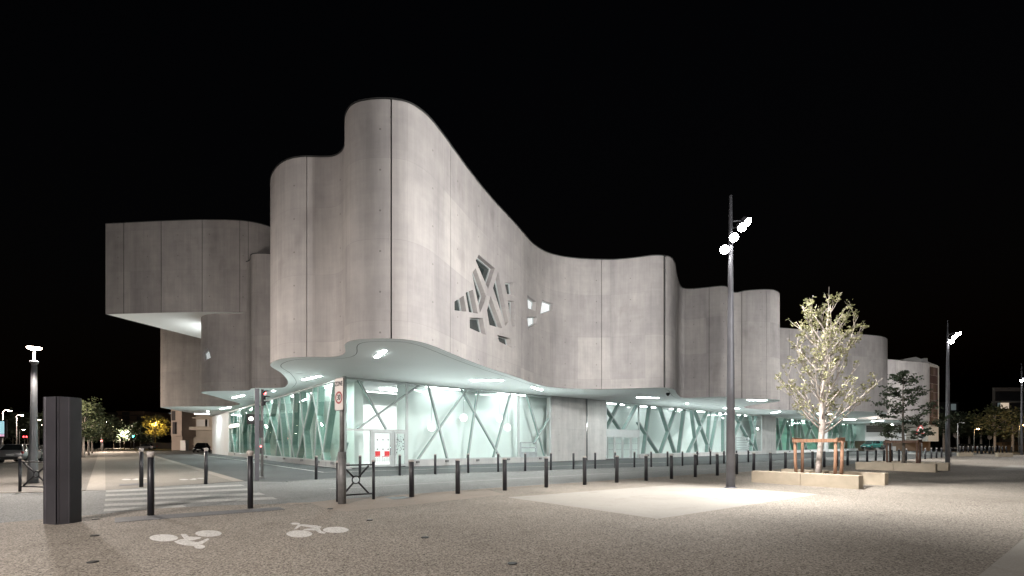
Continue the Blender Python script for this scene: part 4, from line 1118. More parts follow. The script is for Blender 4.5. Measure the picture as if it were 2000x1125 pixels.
def plate(poly, z0, z1, m4, mb=None):
    mb = mb or MB(); n = len(poly)
    vs = [m4 @ Vector((x, y, z0)) for x, y in poly] + [m4 @ Vector((x, y, z1)) for x, y in poly]
    return mb.add(vs, [tuple(reversed(range(n))), tuple(range(n, 2*n))] + [(i, (i+1) % n, n+(i+1) % n, n+i) for i in range(n)])
pl_ = plate(rrect(sw, sh, 0.05), -0.03, 0.0, base_m).build('sign_plate', M['galv'], t)
plate(rrect(sw-0.03, sh-0.03, 0.045), 0.0, 0.003, base_m).build('sign_face', M['sign_white'], pl_)
def ringmesh(r0, r1, m4, n=40):
    mb = MB(); vs = []
    for i in range(n):
        a_ = 2*math.pi*i/n; vs += [m4 @ Vector((r0*math.cos(a_), r0*math.sin(a_), 0.006)), m4 @ Vector((r1*math.cos(a_), r1*math.sin(a_), 0.006))]
    return mb.add(vs, [(2*i, 2*i+1, (2*i+3) % (2*n), (2*i+2) % (2*n)) for i in range(n)])
ringmesh(0.115, 0.165, base_m @ Matrix.Translation((0, -0.09, 0))).build('red_ring', M['sign_red'], pl_)
text_mesh('ZONE', 0.155, M['sign_black'], pl_, base_m @ Matrix.Translation((0, 0.27, 0.006)) @ Matrix.Diagonal((0.8, 1.1, 1, 1)), 'lettering', b)
text_mesh('30', 0.19, M['sign_black'], pl_, base_m @ Matrix.Translation((0, -0.09, 0.006)) @ Matrix.Diagonal((0.85, 1.05, 1, 1)), 'lettering', b)

# ------------------------------------------------------------------ crossed barriers
def barrier(pa, pb, label, hh=1.12):
    o = (pa+pb)/2
    t = thing('barrier', o, label, 'barrier', 'crossed street barriers')
    for p in (pa, pb):
        MB().lathe([(0.042, -0.02), (0.042, hh-0.05)], p, 16).build('post', M['bollard'], t)
        MB().lathe([(0.048, hh-0.05), (0.05, hh-0.02), (0.03, hh+0.005), (0.001, hh+0.008)], p, 14).build('cap', M['cap'], t)
    u = (pb-pa).normalized(); w2 = (pb-pa).length; Z = Vector((0, 0, 1))
    MB().tube([pa+Z*0.99, pb+Z*0.99], 0.022, 10).build('rail', M['bollard'], t); MB().tube([pa+Z*0.17, pb+Z*0.17], 0.022, 10).build('rail', M['bollard'], t)
    c = (pa+pb)/2 + Z*0.58; n2 = u.cross(Z).normalized()
    MB().tube([c + (u*math.cos(a_)+Z*math.sin(a_))*0.105 for a_ in [2*math.pi*i/24 for i in range(25)]], 0.017, 8).build('ring', M['bollard'], t)
    for sx, e, z in ((-1, pa, 0.97), (1, pb, 0.97), (-1, pa, 0.19), (1, pb, 0.19)):
        tgt = Vector((e.x, e.y, z)) - u*sx*0.14
        dv = (tgt-c).normalized()
        MB().beam(c+dv*0.11 - n2*0.015, tgt - n2*0.015, 0.045, 0.03, n2).build('brace', M['bollard'], t)
    return t
barrier(G(659.5, 981) + Vector((0, 0, 0.01)), G(729.5, 976) + Vector((0, 0, 0.01)), 'dark crossed barrier with centre ring behind the zone 30 sign')
barrier(G(39, 960), G(104, 961.5), 'dark crossed barrier with centre ring at far left, behind the pillar', 1.15)

# ------------------------------------------------------------------ traffic signal on the crossing
b = G(502, 938.5)
t = thing('traffic_signal', b, 'dark square traffic signal post seen from behind at the crosswalk', 'traffic light')
hh = 1.6 + (HOR-759)/F*b.y
MB().box(b + Vector((0, 0, hh/2)), (0.17, 0.17, hh), 0.5).build('post', M['pole'], t, bevel=0.012)
hd = MB().box(b + Vector((0.17, 0.12, hh-0.38)), (0.10, 0.26, 0.72), 0.5).build('signal_head', M['black_plastic'], t, bevel=0.015)
for i, mt in enumerate(('red_light', 'black_plastic', 'black_plastic')):
    c = b + Vector((0.22, 0.10, hh-0.15-i*0.235))
    vz = MB().prism([c.xy.to_3d(), (c+Vector((0.18, -0.02, 0))).xy.to_3d(), (c+Vector((0.20, 0.18, 0))).xy.to_3d(), (c+Vector((0.0, 0.2, 0))).xy.to_3d()], c.z+0.06, c.z+0.085)
    vz.add([c+Vector((0, -.02, -0.09)), c+Vector((0, -.02, 0.06)), c+Vector((0.18, -.03, 0.07))], [(0, 1, 2)])
    vz.build('visor', M['black_plastic'], hd)
    MB().box(c + Vector((0.035, 0.06, -0.02)), (0.05, 0.12, 0.12), 0.2).build('lens', M[mt], hd)
pb_ = MB().box(b + Vector((-0.24, 0.02, 1.6+(HOR-818.5)/F*b.y)), (0.36, 0.16, 0.42), 0.08).build('pedestrian_signal', M['black_plastic'], t, bevel=0.015)
c = b + Vector((-0.22, -0.08, 1.6+(HOR-818)/F*b.y))
MB().lathe([(0.075, -0.01), (0.07, 0.015)], c, 16, Matrix.Rotation(R(90), 3, 'X')).build('lens', M['white_signal'], pb_)
MB().box(b + Vector((0.17, 0.05, 1.6+(HOR-838)/F*b.y)), (0.14, 0.18, 0.75), 0.3).build('control_box', M['black_plastic'], t, bevel=0.012)
rp = MB().box(b + Vector((0.15, 0.05, 1.6+(HOR-878)/F*b.y)), (0.10, 0.12, 0.36), 0.3).build('repeater', M['black_plastic'], t)
MB().lathe([(0.035, 0), (0.035, 0.012)], b + Vector((0.185, -0.03, 1.6+(HOR-872)/F*b.y)), 12, Matrix.Rotation(R(75), 3, 'X')).build('lens', M['red_light'], rp)
b2 = b + Vector((-0.55, 1.5, 0))
t2 = thing('signal_post', b2, 'thinner round post just left of the traffic signal', 'post')
MB().tube([b2, b2+Vector((0, 0, 3.7))], 0.055, 14).build('pole', M['galv'], t2)
MB().lathe([(0.12, 0), (0.12, 0.04), (0.08, 0.06)], b2, 14).build('base_plate', M['galv'], t2)

# ------------------------------------------------------------------ stone bench planters
u_ = Vector((0.56, -0.83, 0)).normalized(); v_ = Vector((0.77, 0.64, 0)).normalized()
def bench(p, L, wd, label, group, hgt=0.47):
    """p: ground corner at the far left of the front face"""
    m = MB().prism([p, p+u_*L, p+u_*L+v_*wd, p+v_*wd], 0.0, hgt)
    return solo(m, 'stone_bench', M['stone'], p, label, 'bench', group, bevel=0.012)
bench_proto = None
def ring_benches(P2, which, gp):
    """P2: near front corner"""
    L = 1.905
    bench(P2 - u_*L, L, 0.54, 'beige stone bench before the %s, near front block' % which, gp)
    bench(P2 - u_*(2*L+0.012), L, 0.54, 'beige stone bench before the %s, far front block' % which, gp)
    Q = P2 + Vector((2.06, 1.5, 0))
    bench(Q - u_*L, L, 0.52, 'beige stone bench behind the %s, near rear block' % which, gp)
    bench(Q - u_*(2*L+0.012), L-0.15, 0.52, 'beige stone bench behind the %s, far rear block' % which, gp)
PA = G(1677, 956.3); PB = G(1827, 923)
ring_benches(PA, 'light-leaved tree', 'stone benches around the trees'); ring_benches(PB, 'dark conical tree', 'stone benches around the trees')
for a_, lab in (((1873.5, 891.7), 'short far stone bench just right of the second lamp post'), ((1950, 892.6), 'short far stone bench near the right picture edge')):
    p = G(*a_)
    m = MB().prism([p, p+Vector((1.85, 0.15, 0)), p+Vector((2.05, 0.7, 0)), p+Vector((0.2, 0.55, 0))], 0, 0.48)
    solo(m, 'stone_bench', M['stone'], p, lab, 'bench', 'stone benches around the trees', bevel=0.012)
def tree_spot(P2): return P2 - u_*1.9 + v_*1.10
TA = G(1598, 945.5); TB = G(1764, 918.8)
for c, nm in ((TA, 'a'), (TB, 'b')):
    struct('tree_pit', MB().sheet([c + u_*1.75 + v_*0.5, c - u_*1.9 + v_*0.5, c - u_*1.9 - v_*0.5, c + u_*1.75 - v_*0.5], 0.014), M['soil'])
def guard(c, label, mat):
    t = thing('tree_guard', c, label, 'tree stakes', 'wooden stake frames around the trees')
    hh = 1.72
    cs = [c + u_*a_ + v_*b_ for a_, b_ in ((-.72, -.36), (.72, -.36), (.72, .36), (-.72, .36))]
    for i, p in enumerate(cs):
        lean = (p-c)*random.uniform(-0.02, 0.06)
        MB().tube([p - lean, p + Vector((0, 0, hh*0.5)), p + Vector((0, 0, hh)) + lean*0.5], [0.062, 0.06, 0.056], 10).build('stake', mat, t)
    for i in range(4):
        p, q = cs[i], cs[(i+1) % 4]; d = (q-p).normalized()
        z = hh - 0.02 + (0.05 if i % 2 else 0)
        n2 = Vector((d.y, -d.x, 0))
        MB().beam(p - d*0.08 + Vector((0, 0, z)) + n2*0.04, q + d*0.08 + Vector((0, 0, z+0.012)) + n2*0.04, 0.13, 0.05, n2).build('rail', mat, t)
guard(TA, 'brown wooden four-stake frame around the light-leaved tree', M['wood'])
guard(TB, 'dark wooden four-stake frame around the dark conical tree', M['wood_dark'])

# ------------------------------------------------------------------ trees
def rnd(a, b): return random.uniform(a, b)
def leaf_quad(mb, p, size):
    d = Vector((rnd(-1, 1), rnd(-1, 1), rnd(-0.5, 0.6))).normalized(); e = d.orthogonal().normalized()
    e = (Matrix.Rotation(rnd(0, 6.28), 3, d) @ e)
    L = size*rnd(0.7, 1.3); W = L*0.42
    f = d.cross(e)*L*0.12
    mb.add([p, p + d*L*0.45 + e*W + f, p + d*L, p + d*L*0.45 - e*W + f], [(0, 1, 2, 3)])
def branch(mb, p, d, L, r, up, n=5, wob=0.12):
    pts, rad = [p.copy()], [r]
    for i in range(n):
        d = (d + Vector((rnd(-wob, wob), rnd(-wob, wob), rnd(-wob, wob)*0.6 + up))).normalized()
        p = p + d*L/n; pts.append(p.copy()); rad.append(max(0.004, r*(1-(i+1)/n*0.8)))
    mb.tube(pts, rad, 6 if r > 0.02 else 4)
    return pts
def light_tree(b, hgt, label):
    t = thing('tree', b, label, 'tree')
    tr, tw, lf = MB(), MB(), MB()
    tp = [b, b+Vector((0.02, 0, 0.8)), b+Vector((0.10, 0, 1.6)), b+Vector((0.16, 0, 2.3)), b+Vector((0.12, 0, 3.3)), b+Vector((0.26, 0, 4.4)), b+Vector((0.34, 0, 5.6)), b+Vector((0.40, 0, 6.8)), b+Vector((0.43, 0, hgt))]
    tr.tube(tp, [0.125, 0.105, 0.10, 0.115, 0.075, 0.05, 0.032, 0.02, 0.006], 12)
    def leaves(pts, dens, spread=0.07, frm=0.35):
        n = len(pts)-1
        for _ in range(dens):
            # leaves sit in tufts at nodes
            t_ = rnd(frm, 1.0); i = min(int(t_*n), n-1); q = pts[i].lerp(pts[i+1], t_*n-i)
            for _k in range(random.randint(3, 6)):
                leaf_quad(lf, q + Vector((rnd(-1, 1), rnd(-1, 1), rnd(-.7, .7)))*spread, 0.078)
    for i in range(34):
        z = 1.95 + 3.9*(i/33)**1.25 + rnd(-.1, .1)
        a_ = i*2.4 + rnd(-.4, .4)
        k = min(int(z/hgt*8), 7)
        base = None
        for q0, q1 in zip(tp[:-1], tp[1:]):
            if q0.z <= z <= q1.z: base = q0.lerp(q1, (z-q0.z)/(q1.z-q0.z))
        low = i < 10
        tilt = rnd(0.75, 1.1) if low else rnd(0.40, 0.85)
        out = Vector((math.cos(a_)*math.sin(tilt), math.sin(a_)*math.sin(tilt), math.cos(tilt)))
        L = (2.5 if low else 2.75)*rnd(0.75, 1.15)*(1.0 - 0.5*max(0, (z-3)/3.4))
        pts = branch(tw, base, out, L, 0.034 if low else 0.032, 0.10 if low else 0.13)
        leaves(pts, 4, frm=0.6)
        for j in range(6):
            s_ = rnd(0.2, 0.95); ii = min(int(s_*5), 4); q = pts[ii].lerp(pts[ii+1], s_*5-ii)
            dv = (pts[ii+1]-pts[ii]).normalized() + Vector((rnd(-.9, .9), rnd(-.9, .9), rnd(-.2, .6)))
            p2 = branch(tw, q, dv.normalized(), rnd(0.45, 1.0)*(1 if low else 0.85), 0.015, 0.09, 4)
            leaves(p2, 3, frm=0.5)
            if rnd(0, 1) < 0.6:
                p3 = branch(tw, p2[2], (p2[3]-p2[2]).normalized() + Vector((rnd(-.8, .8), rnd(-.8, .8), rnd(-.1, .6))), rnd(0.3, 0.6), 0.007, 0.08, 3)
                leaves(p3, 4, frm=0.4)
    leaves(tp[5:], 15, 0.07, 0.0)
    tr.build('trunk', M['bark'], t); tw.build('branches', M['bark'], t); lf.build('crown', M['leaf_light'], t)
def conical_tree(b, hgt, label):
    t = thing('tree', b, label, 'tree')
    tr, tw, lf = MB(), MB(), MB()
    tp = [b + Vector((0.02*math.sin(i), 0.02*math.cos(i*2), hgt*i/8)) for i in range(9)]
    tr.tube(tp, [0.10, 0.085, 0.075, 0.065, 0.055, 0.042, 0.03, 0.018, 0.006], 10)
    for i in range(30):
        f = (i/29); z = hgt*(0.30 + 0.66*f); a_ = i*2.4 + rnd(-.4, .4)
        R_ = (1.75*(1-f)**0.8 + 0.2)*rnd(0.7, 1.15)
        if f < 0.05: R_ *= 0.6
        base = tp[0].lerp(tp[8], z/hgt)
        out = Vector((math.cos(a_), math.sin(a_), rnd(-0.02, 0.35)))
        pts = branch(tw, base, out.normalized(), R_*1.1, 0.022, 0.03, 5, 0.14)
        for j in range(int(5 + 6*(1-f))):
            s_ = rnd(0.25, 1.0); ii = min(int(s_*5), 4); q = pts[ii].lerp(pts[ii+1], s_*5-ii)
            dv = (pts[ii+1]-pts[ii]).normalized() + Vector((rnd(-1, 1), rnd(-1, 1), rnd(-.35, .45)))
            p2 = branch(tw, q, dv.normalized(), rnd(0.25, 0.55), 0.008, 0.0, 3)
            for _ in range(15):
                k = random.choice(p2[1:]); leaf_quad(lf, k + Vector((rnd(-1, 1), rnd(-1, 1), rnd(-.5, .5)))*0.12, 0.13)
    tr.build('trunk', M['bark_dark'], t); tw.build('branches', M['bark_dark'], t); lf.build('crown', M['leaf_dark'], t)
def street_tree(b, hgt, rad, label, mat='leaf_mid', group=None, leafs=2200, size=0.30, trunk='bark', trunk_h=0.35, tr_r=0.13, flat=1.0):
    t = thing('tree', b, label, 'tree', group)
    tr, tw, lf = MB(), MB(), MB()
    top = b + Vector((rnd(-.15, .15), rnd(-.15, .15), hgt*0.8)); fork = b + Vector((0, 0, hgt*trunk_h))
    tr.tube([b, b.lerp(fork, .5), fork, fork.lerp(top, .5), top], [tr_r, tr_r*0.85, tr_r*0.75, tr_r*0.4, 0.02], 9)
    cz = hgt*(trunk_h+1)/2; hz = hgt*(1-trunk_h)/2
    clumps = []
    for i in range(34):
        a_ = rnd(0, 6.28); f = rnd(-1, 1); rr = math.sqrt(max(0, 1-f*f))*rnd(0.45, 1.0)
        c = b + Vector((math.cos(a_)*rr*rad, math.sin(a_)*rr*rad, cz + f*hz*0.92)); clumps.append((c, rnd(0.22, 0.42)*rad))
        if i % 2 == 0:
            q = fork.lerp(top, rnd(0, 0.7)); branch(tw, q, (c-q).normalized(), (c-q).length, 0.035*tr_r/0.13, 0.03, 4, 0.1)
    for _ in range(leafs):
        c, cr = random.choice(clumps)
        dv = Vector((random.gauss(0, 1), random.gauss(0, 1), random.gauss(0, .7))); dv = dv.normalized()*cr*rnd(0.3, 1.0)**0.6
        leaf_quad(lf, c + dv, size)
    tr.build('trunk', M[trunk], t); tw.build('branches', M[trunk], t); lf.build('crown', M[mat], t)
    return t
light_tree(TA, 7.75, 'young pale-leaved tree with bare lit branches in the nearest stone planter')
conical_tree(TB, 5.95, 'young dark green conical tree in the farther stone planter')

# left rows of street trees
for i, (px, Y, hgt, rad, lab) in enumerate(((163, 55, 6.4, 2.3, 'pale-trunked street tree with dense crown, nearest of the left row'), (173, 66, 6.6, 2.5, 'pale-trunked street tree, second of the left row'), (180, 78, 6.6, 2.6, 'pale-trunked street tree, third of the left row'))):
    street_tree(D(px, HOR, Y).xy.to_3d(), hgt, rad, lab, 'leaf_mid', 'street trees left of the path', 2600, 0.26)
for i, (px, Y, hgt, rad, lab) in enumerate(((202, 120, 8, 3.4, 'dark tree beyond the red signal'), (222, 150, 8, 3.6, 'dark round tree before the far brown block, left'), (243, 150, 8, 3.6, 'dark round tree before the far brown block, right'), (274, 150, 8, 4, 'dark tree right of the green signal'),
        (292, 160, 7, 4, 'low dark tree under the yellow lit tree'), (118, 110, 10, 5, 'dark tree behind the pillar'), (88, 125, 9, 5, 'dark tree right of the fat street lamp'), (55, 120, 9, 5, 'dark tree behind the silver hatchback'), (25, 120, 9, 5, 'dark tree behind the far left lamps'))):
    street_tree(D(px, HOR, Y).xy.to_3d(), hgt, rad, lab, 'leaf_dark', 'dark trees in the left background', 900, 0.6, 'bark_dark', 0.3)
street_tree(D(303, HOR, 141.5).xy.to_3d(), 9.5, 4.0, 'tree lit yellow by a sodium lamp at the far left junction', 'leaf_light', None, 1400, 0.5, 'bark_dark', 0.4)
for px, Y, hgt, rad, lab, mt in ((1843, 110, 8.5, 4.5, 'dark tree just right of the second lamp post', 'leaf_dark'), (1872, 118, 8.5, 5, 'dark spreading tree behind the round sign', 'leaf_dark'), (1893, 118, 8, 4.5, 'dark spreading tree left of the orange lamp', 'leaf_dark'), (1916, 112, 7.5, 4, 'dark tree right of the orange lamp', 'leaf_dark'),
        (1943, 100, 9.0, 4.2, 'tree with orange lit trunk before the ochre wall', 'leaf_mid'), (1978, 98, 8.2, 4.8, 'wide tree with orange lit leaves before the ochre house', 'leaf_light'), (2010, 100, 8.0, 4.5, 'orange lit tree cut by the right picture edge', 'leaf_light')):
    street_tree(D(px, HOR, Y).xy.to_3d(), hgt, rad, lab, mt, 'trees in the right background', 1100, 0.45, 'bark', 0.42, 0.25)

# ------------------------------------------------------------------ smaller street lamps, far left and right
def street_lamp(px, pyhead, Y, label, mat='street', watts=250, col=(1.0, 0.82, 0.66), arm=0.9, lit=True, r=0.16):
    p = D(px, pyhead, Y); b = Vector((p.x - arm, p.y, 0))
    t = thing('street_lamp', b, label, 'street lamp', 'thin street lamps in the background')
    MB().tube([b, Vector((b.x, b.y, p.z*0.5)), Vector((b.x, b.y, p.z-0.1)), Vector((b.x+arm*0.4, b.y, p.z+0.12)), p+Vector((0.15, 0, 0.1))], [0.08, 0.065, 0.05, 0.04, 0.035], 8).build('pole', M['galv'], t)
    hd = MB().lathe([(0.08, 0.16), (r*1.3, 0.10), (r*1.45, 0.02), (r*1.2, 0.0)][::-1], p, 14).build('lamp_head', M['galv'], t)
    if lit:
        MB().lathe([(r*0.5, -0.10), (r*1.15, -0.03), (r*1.1, 0.0)], p, 14).build('lens', M[mat], hd)
        if watts:
            l = bpy.data.lights.new('lamp_light', 'POINT'); l.energy = watts; l.color = col; l.shadow_soft_size = 0.15
            lo = bpy.data.objects.new('lamp_light', l); COL.objects.link(lo); lo.parent = t; lo.location = p - b - Vector((0, 0.25, 0.5))
    return t
for px, py, Y, lab, wt in ((19, 802, 62, 'thin lit street lamp at the far left edge, tallest of its group', 5000), (43, 811, 80, 'lit street lamp left of the fat lamp post', 4000), (46, 839, 105, 'low lit street lamp above the silver hatchback', 0), (77, 820, 95, 'lit street lamp just right of the fat lamp post, highest', 3000), (83.5, 829.5, 110, 'lit street lamp just right of the fat lamp post, middle', 0), (81.5, 838.5, 130, 'lit street lamp just right of the fat lamp post, lowest', 0),
        (146, 783, 51, 'lit street lamp at the right edge of the dark pillar', 1800), (157, 809.5, 85, 'lit street lamp shining through the left tree crown', 1200), (207, 823.5, 90, 'lit street lamp right of the left street trees', 8000),
        (220, 848, 170, 'first of four small lit lamps in front of the brown block', 0), (231, 846, 160, 'second of four small lit lamps in front of the brown block', 0), (240, 844.5, 150, 'third of four small lit lamps in front of the brown block', 14000), (249.5, 842.5, 140, 'fourth of four small lit lamps in front of the brown block', 0)):
    street_lamp(px, py, Y, lab, 'street', wt, r=0.20 if Y > 100 else 0.17)
street_lamp(303.5, 825.5, 140, 'orange sodium lamp above the yellow lit tree', 'street_orange', 2000, (1.0, 0.62, 0.12), 0.6, r=0.2)
street_lamp(261.5, 828, 135, 'unlit street lamp above the green signal', 'street', 0, lit=False)
street_lamp(1910.5, 837.5, 95, 'orange sodium lamp among the trees at right', 'street_orange', 450, (1.0, 0.60, 0.25), 0.8, r=0.2)
street_lamp(1999, 830, 85, 'orange sodium lamp at the right picture edge', 'street_orange', 450, (1.0, 0.66, 0.25), 0.8, r=0.2)
street_lamp(1881, 826.5, 80, 'unlit pale street lamp left of the orange one', 'street', 0, lit=False)
p = D(1742, 829, 82)
t = thing('street_lamp', (p.x, p.y, 0), 'bright white lamp on a thin pole behind the conical tree', 'street lamp')
MB().tube([(p.x, p.y, 0), (p.x, p.y, p.z)], 0.06, 8).build('pole', M['galv'], t)
hd = MB().lathe([(0.22, 0.0), (0.2, 0.12), (0.05, 0.16)], p, 14).build('lamp_head', M['galv'], t)
MB().lathe([(0.12, -0.1), (0.2, -0.02), (0.18, 0.0)], p, 14).build('lens', M['street'], hd)
l = bpy.data.lights.new('lamp_light', 'POINT'); l.energy = 1500; l.color = (1.0, 0.95, 0.85); l.shadow_soft_size = 0.15
lo = bpy.data.objects.new('lamp_light', l); COL.objects.link(lo); lo.parent = t; lo.location = (0, 0, p.z-0.3)

# far signals
def far_signal(px, py, Y, mat, label):
    p = D(px, py, Y); b = Vector((p.x, p.y, 0))
    t = thing('traffic_signal', b, label, 'traffic light', 'far traffic signals')
    MB().tube([b, Vector((p.x, p.y, p.z+0.6))], 0.06, 8).build('post', M['pole'], t)
    h_ = MB().box(p + Vector((0, -0.12, 0.2)), (0.34, 0.18, 1.0)).build('signal_head', M['black_plastic'], t)
    MB().lathe([(0.20, 0), (0.18, 0.04)], p + Vector((0, -0.22, 0)), 14, Matrix.Rotation(R(90), 3, 'X')).build('lens', M[mat], h_)
far_signal(261.5, 852, 120, 'green_light', 'green lit traffic signal at the far left junction')
far_signal(200, 861, 95, 'red_light', 'red lit traffic signal beyond the left street trees')
for px, py, lab in ((48, 853, 'red lit signal above the hatchback roof, left'), (53.5, 853, 'red lit signal above the hatchback roof, right'), (72, 853.5, 'red lit signal beside the fat lamp post')):
    far_signal(px, py, 115, 'red_light', lab)

# ------------------------------------------------------------------ buildings around
def win(bd, p, u, wd, hg, mat, frame='house_pale', th=0.05):
    n2 = Vector((u.y, -u.x, 0))
    if n2.y > 0: n2 = -n2
    f = MB().beam(p + Vector((0, 0, hg/2)) + n2*0.01, p + Vector((0, 0, -hg/2)) + n2*0.01, wd+0.16, 0.03, n2).build('window', M[frame], bd)
    MB().beam(p + Vector((0, 0, hg/2)) + n2*0.042, p + Vector((0, 0, -hg/2)) + n2*0.042, wd, 0.02, n2).build('pane', M[mat], f)
X_ = Vector((1, 0, 0))
def slab_building(px0, px1, pytop, Y, depth, label, mat, win_rows, name='apartment_block', parapet=True):
    a, c = D(px0, pytop, Y), D(px1, pytop, Y); zt = a.z
    bd = thing(name, (a.x, Y, 0), label, 'building')
    MB().box(((a.x+c.x)/2, Y+depth/2, zt/2-0.02), (c.x-a.x, depth, zt)).build('wall', M[mat], bd)
    if parapet: MB().box(((a.x+c.x)/2, Y+depth/2, zt+0.06), (c.x-a.x+0.3, depth+0.3, 0.2)).build('roof', M[mat], bd)
    for px, py, wd, hg, wm in win_rows: win(bd, D(px, py, Y), X_, wd, hg, wm, mat)
    return bd
# brown far block
bd = slab_building(228, 282, 804, 190, 25, 'brown far apartment block behind the four small lamps', 'house_brown', [(246, y, 3.0, 1.6, 'house_dark') for y in (807, 816.5, 826, 835.5)] + [(272, y, 2.0, 1.4, 'house_dark') for y in (816.5, 826, 835.5)])
for y in (811, 820.5, 830, 839.5):
    a, c = D(228, y, 190), D(282, y, 190)
    MB().box(((a.x+c.x)/2, 189.9, a.z), (c.x-a.x, 0.3, 0.35)).build('floor_band', M['house_dark'], bd)
for y in (808, 817.5, 827, 836.5):
    a = D(229.5, y, 190); MB().box((a.x-1.2, 189.0, a.z), (2.6, 2.0, 0.9)).build('balcony', M['house_dark'], bd)
slab_building(205, 228, 812, 200, 20, 'dark far block left of the brown one', 'house_dark', [(216, 822, 3, 1.5, 'house_brown'), (222, 834, 3, 1.5, 'house_brown')])
bd = slab_building(283, 345, 806, 230, 25, 'dark far block with a few white lit windows', 'house_dark', [(330, 810.5, 1.8, 1.6, 'lit_white'), (333, 810.5, 0.9, 1.6, 'lit_white'), (329, 818, 2.6, 1.6, 'lit_window'), (334, 818, 1.2, 1.6, 'lit_white'), (294, 812, 6, 1.4, 'house_brown'), (294, 824, 6, 1.4, 'house_brown')])
# neighbour under the overhang, left
bd = thing('apartment_building', D(345, HOR, 118).xy.to_3d(), 'pale neighbouring house with balcony seen under the left overhang', 'building')
def blk(name, px0, px1, py0, py1, Y0, dp, mat, parent, skew=0.0):
    a, c = D(px0, py0, Y0), D(px1, py1, Y0)
    zb = max(c.z, 0) if py1 < 877 else 0
    return MB().prism([Vector((a.x, Y0)), Vector((c.x, Y0)), Vector((c.x+skew*dp, Y0+dp)), Vector((a.x+skew*dp, Y0+dp))], zb, a.z).build(name, M[mat], parent)
blk('wall', 334, 355, 796, 852, 112, 12, 'house', bd); blk('base_wall', 335, 356, 852, 885, 113, 11, 'house', bd)
blk('wall', 355.5, 440, 800, 885, 117, 10, 'house_pale', bd)
blk('balcony', 366, 425, 833.5, 840, 114.5, 2.4, 'house_pale', bd)
blk('ledge', 358, 430, 815, 817, 115.5, 1.5, 'house_pale', bd)
for px, py, Y0, wd, hg, mt in ((341, 836, 112, 0.9, 2.8, 'house_dark'), (339, 812, 112, 0.9, 2.2, 'house_dark'), (396, 826, 117, 3.0, 1.7, 'white_wall'), (403, 826, 117, 0.5, 1.7, 'house_dark'), (344, 836, 112, .4, 2.8, 'house_dark')):
    win(bd, D(px, py, Y0), X_, wd, hg, mt, 'house')
w_ = blk('utility_cabinet', 352, 362, 860, 885, 110, 1.2, 'lit_white' if False else 'white_wall', None)
w_.name = 'utility_cabinet'; tag(w_, 'pale tall cabinet at the foot of the neighbouring house', 'cabinet')
# right neighbour: pale lower building with brown panelled end
Yr = 104
bd = thing('apartment_building', D(1760, HOR, Yr).xy.to_3d(), 'pale building with brown panelled end beyond the right end of the hall', 'building')
blk('wall', 1690, 1822, 812, 861, Yr, 10, 'white_wall', bd)
blk('base_wall', 1690, 1817, 861, 882, Yr+1, 9, 'house_brown', bd)
for k, py in enumerate((832.5, 835.5, 838.5, 841.5)):
    a, c = D(1693, py, Yr), D(1738, py, Yr); MB().beam(a + Vector((0, -0.1, 0)), c + Vector((0, -0.1, 0)), 0.22, 0.1, (0, 1, 0)).build('vent_slat', M['galv'], bd)
a, c = D(1692, 831, Yr), D(1739, 844, Yr)
MB().box(((a.x+c.x)/2, Yr-0.02, (a.z+c.z)/2), (c.x-a.x, 0.03, a.z-c.z)).build('vent', M['house_dark'], bd)
Yg = 98
q = [D(1813, 708, Yg), D(1834, 715, Yg), D(1834, 834, Yg), D(1813, 832, Yg)]
def thick(pts, dp, mat, name, parent):
    n = len(pts); m = MB().add([p for p in pts] + [p + Vector((0, dp, 0)) for p in pts], [tuple(range(n)), tuple(reversed(range(n, 2*n)))] + [(i, n+i, n+(i+1) % n, (i+1) % n) for i in range(n)])
    return m.build(name, M[mat], parent)
thick([D(1813, 709, Yg), D(1834, 716, Yg), D(1834, 833, Yg), D(1813, 832, Yg)], 8, 'house_pale', 'panelled_wall', bd)
pm = [plain('brown panel one', (0.075, 0.042, 0.036), 0.6), plain('brown panel two', (0.15, 0.10, 0.085), 0.6), plain('brown panel three', (0.10, 0.066, 0.045), 0.6)]
for cx in range(4):
    for cy in range(7):
        x0 = 1814 + cx*4.4; y0 = 716 + cy*16.3 + cx*0.8
        a, c = D(x0, y0, Yg-0.03), D(x0+4.2, y0+15.9, Yg-0.03)
        MB().box(((a.x+c.x)/2, Yg-0.04, (a.z+c.z)/2), (c.x-a.x, 0.06, a.z-c.z)).build('facade_panel', pm[(cx*2+cy*3+cx*cy) % 3], bd)
thick([D(1812.5, 833, Yg+0.5), D(1833, 834, Yg+0.5), D(1833, 862, Yg+0.5), D(1812.5, 862, Yg+0.5)], 8, 'house_pale', 'lower_wall', bd)
thick([D(1750, 704, 120), D(1789, 697, 120), D(1832, 714, 120), D(1832, 760, 120), D(1750, 760, 120)], 12, 'white_wall', 'gable', bd)
thick([D(1805.5, 699.5, 119), D(1812, 699.5, 119), D(1812, 712, 119), D(1805.5, 712, 119)], 1.5, 'white_wall', 'chimney', bd)
# low concrete ramp wall by the car
p = G(1689, 881.5)
solo(MB().beam(p, p + Vector((8.5, 3.0, 0)), 0.3, 1.0, (0, 0, 1)), 'ramp_wall', M['concrete_base'], p, 'low pale ramp wall in front of the teal car', 'wall')
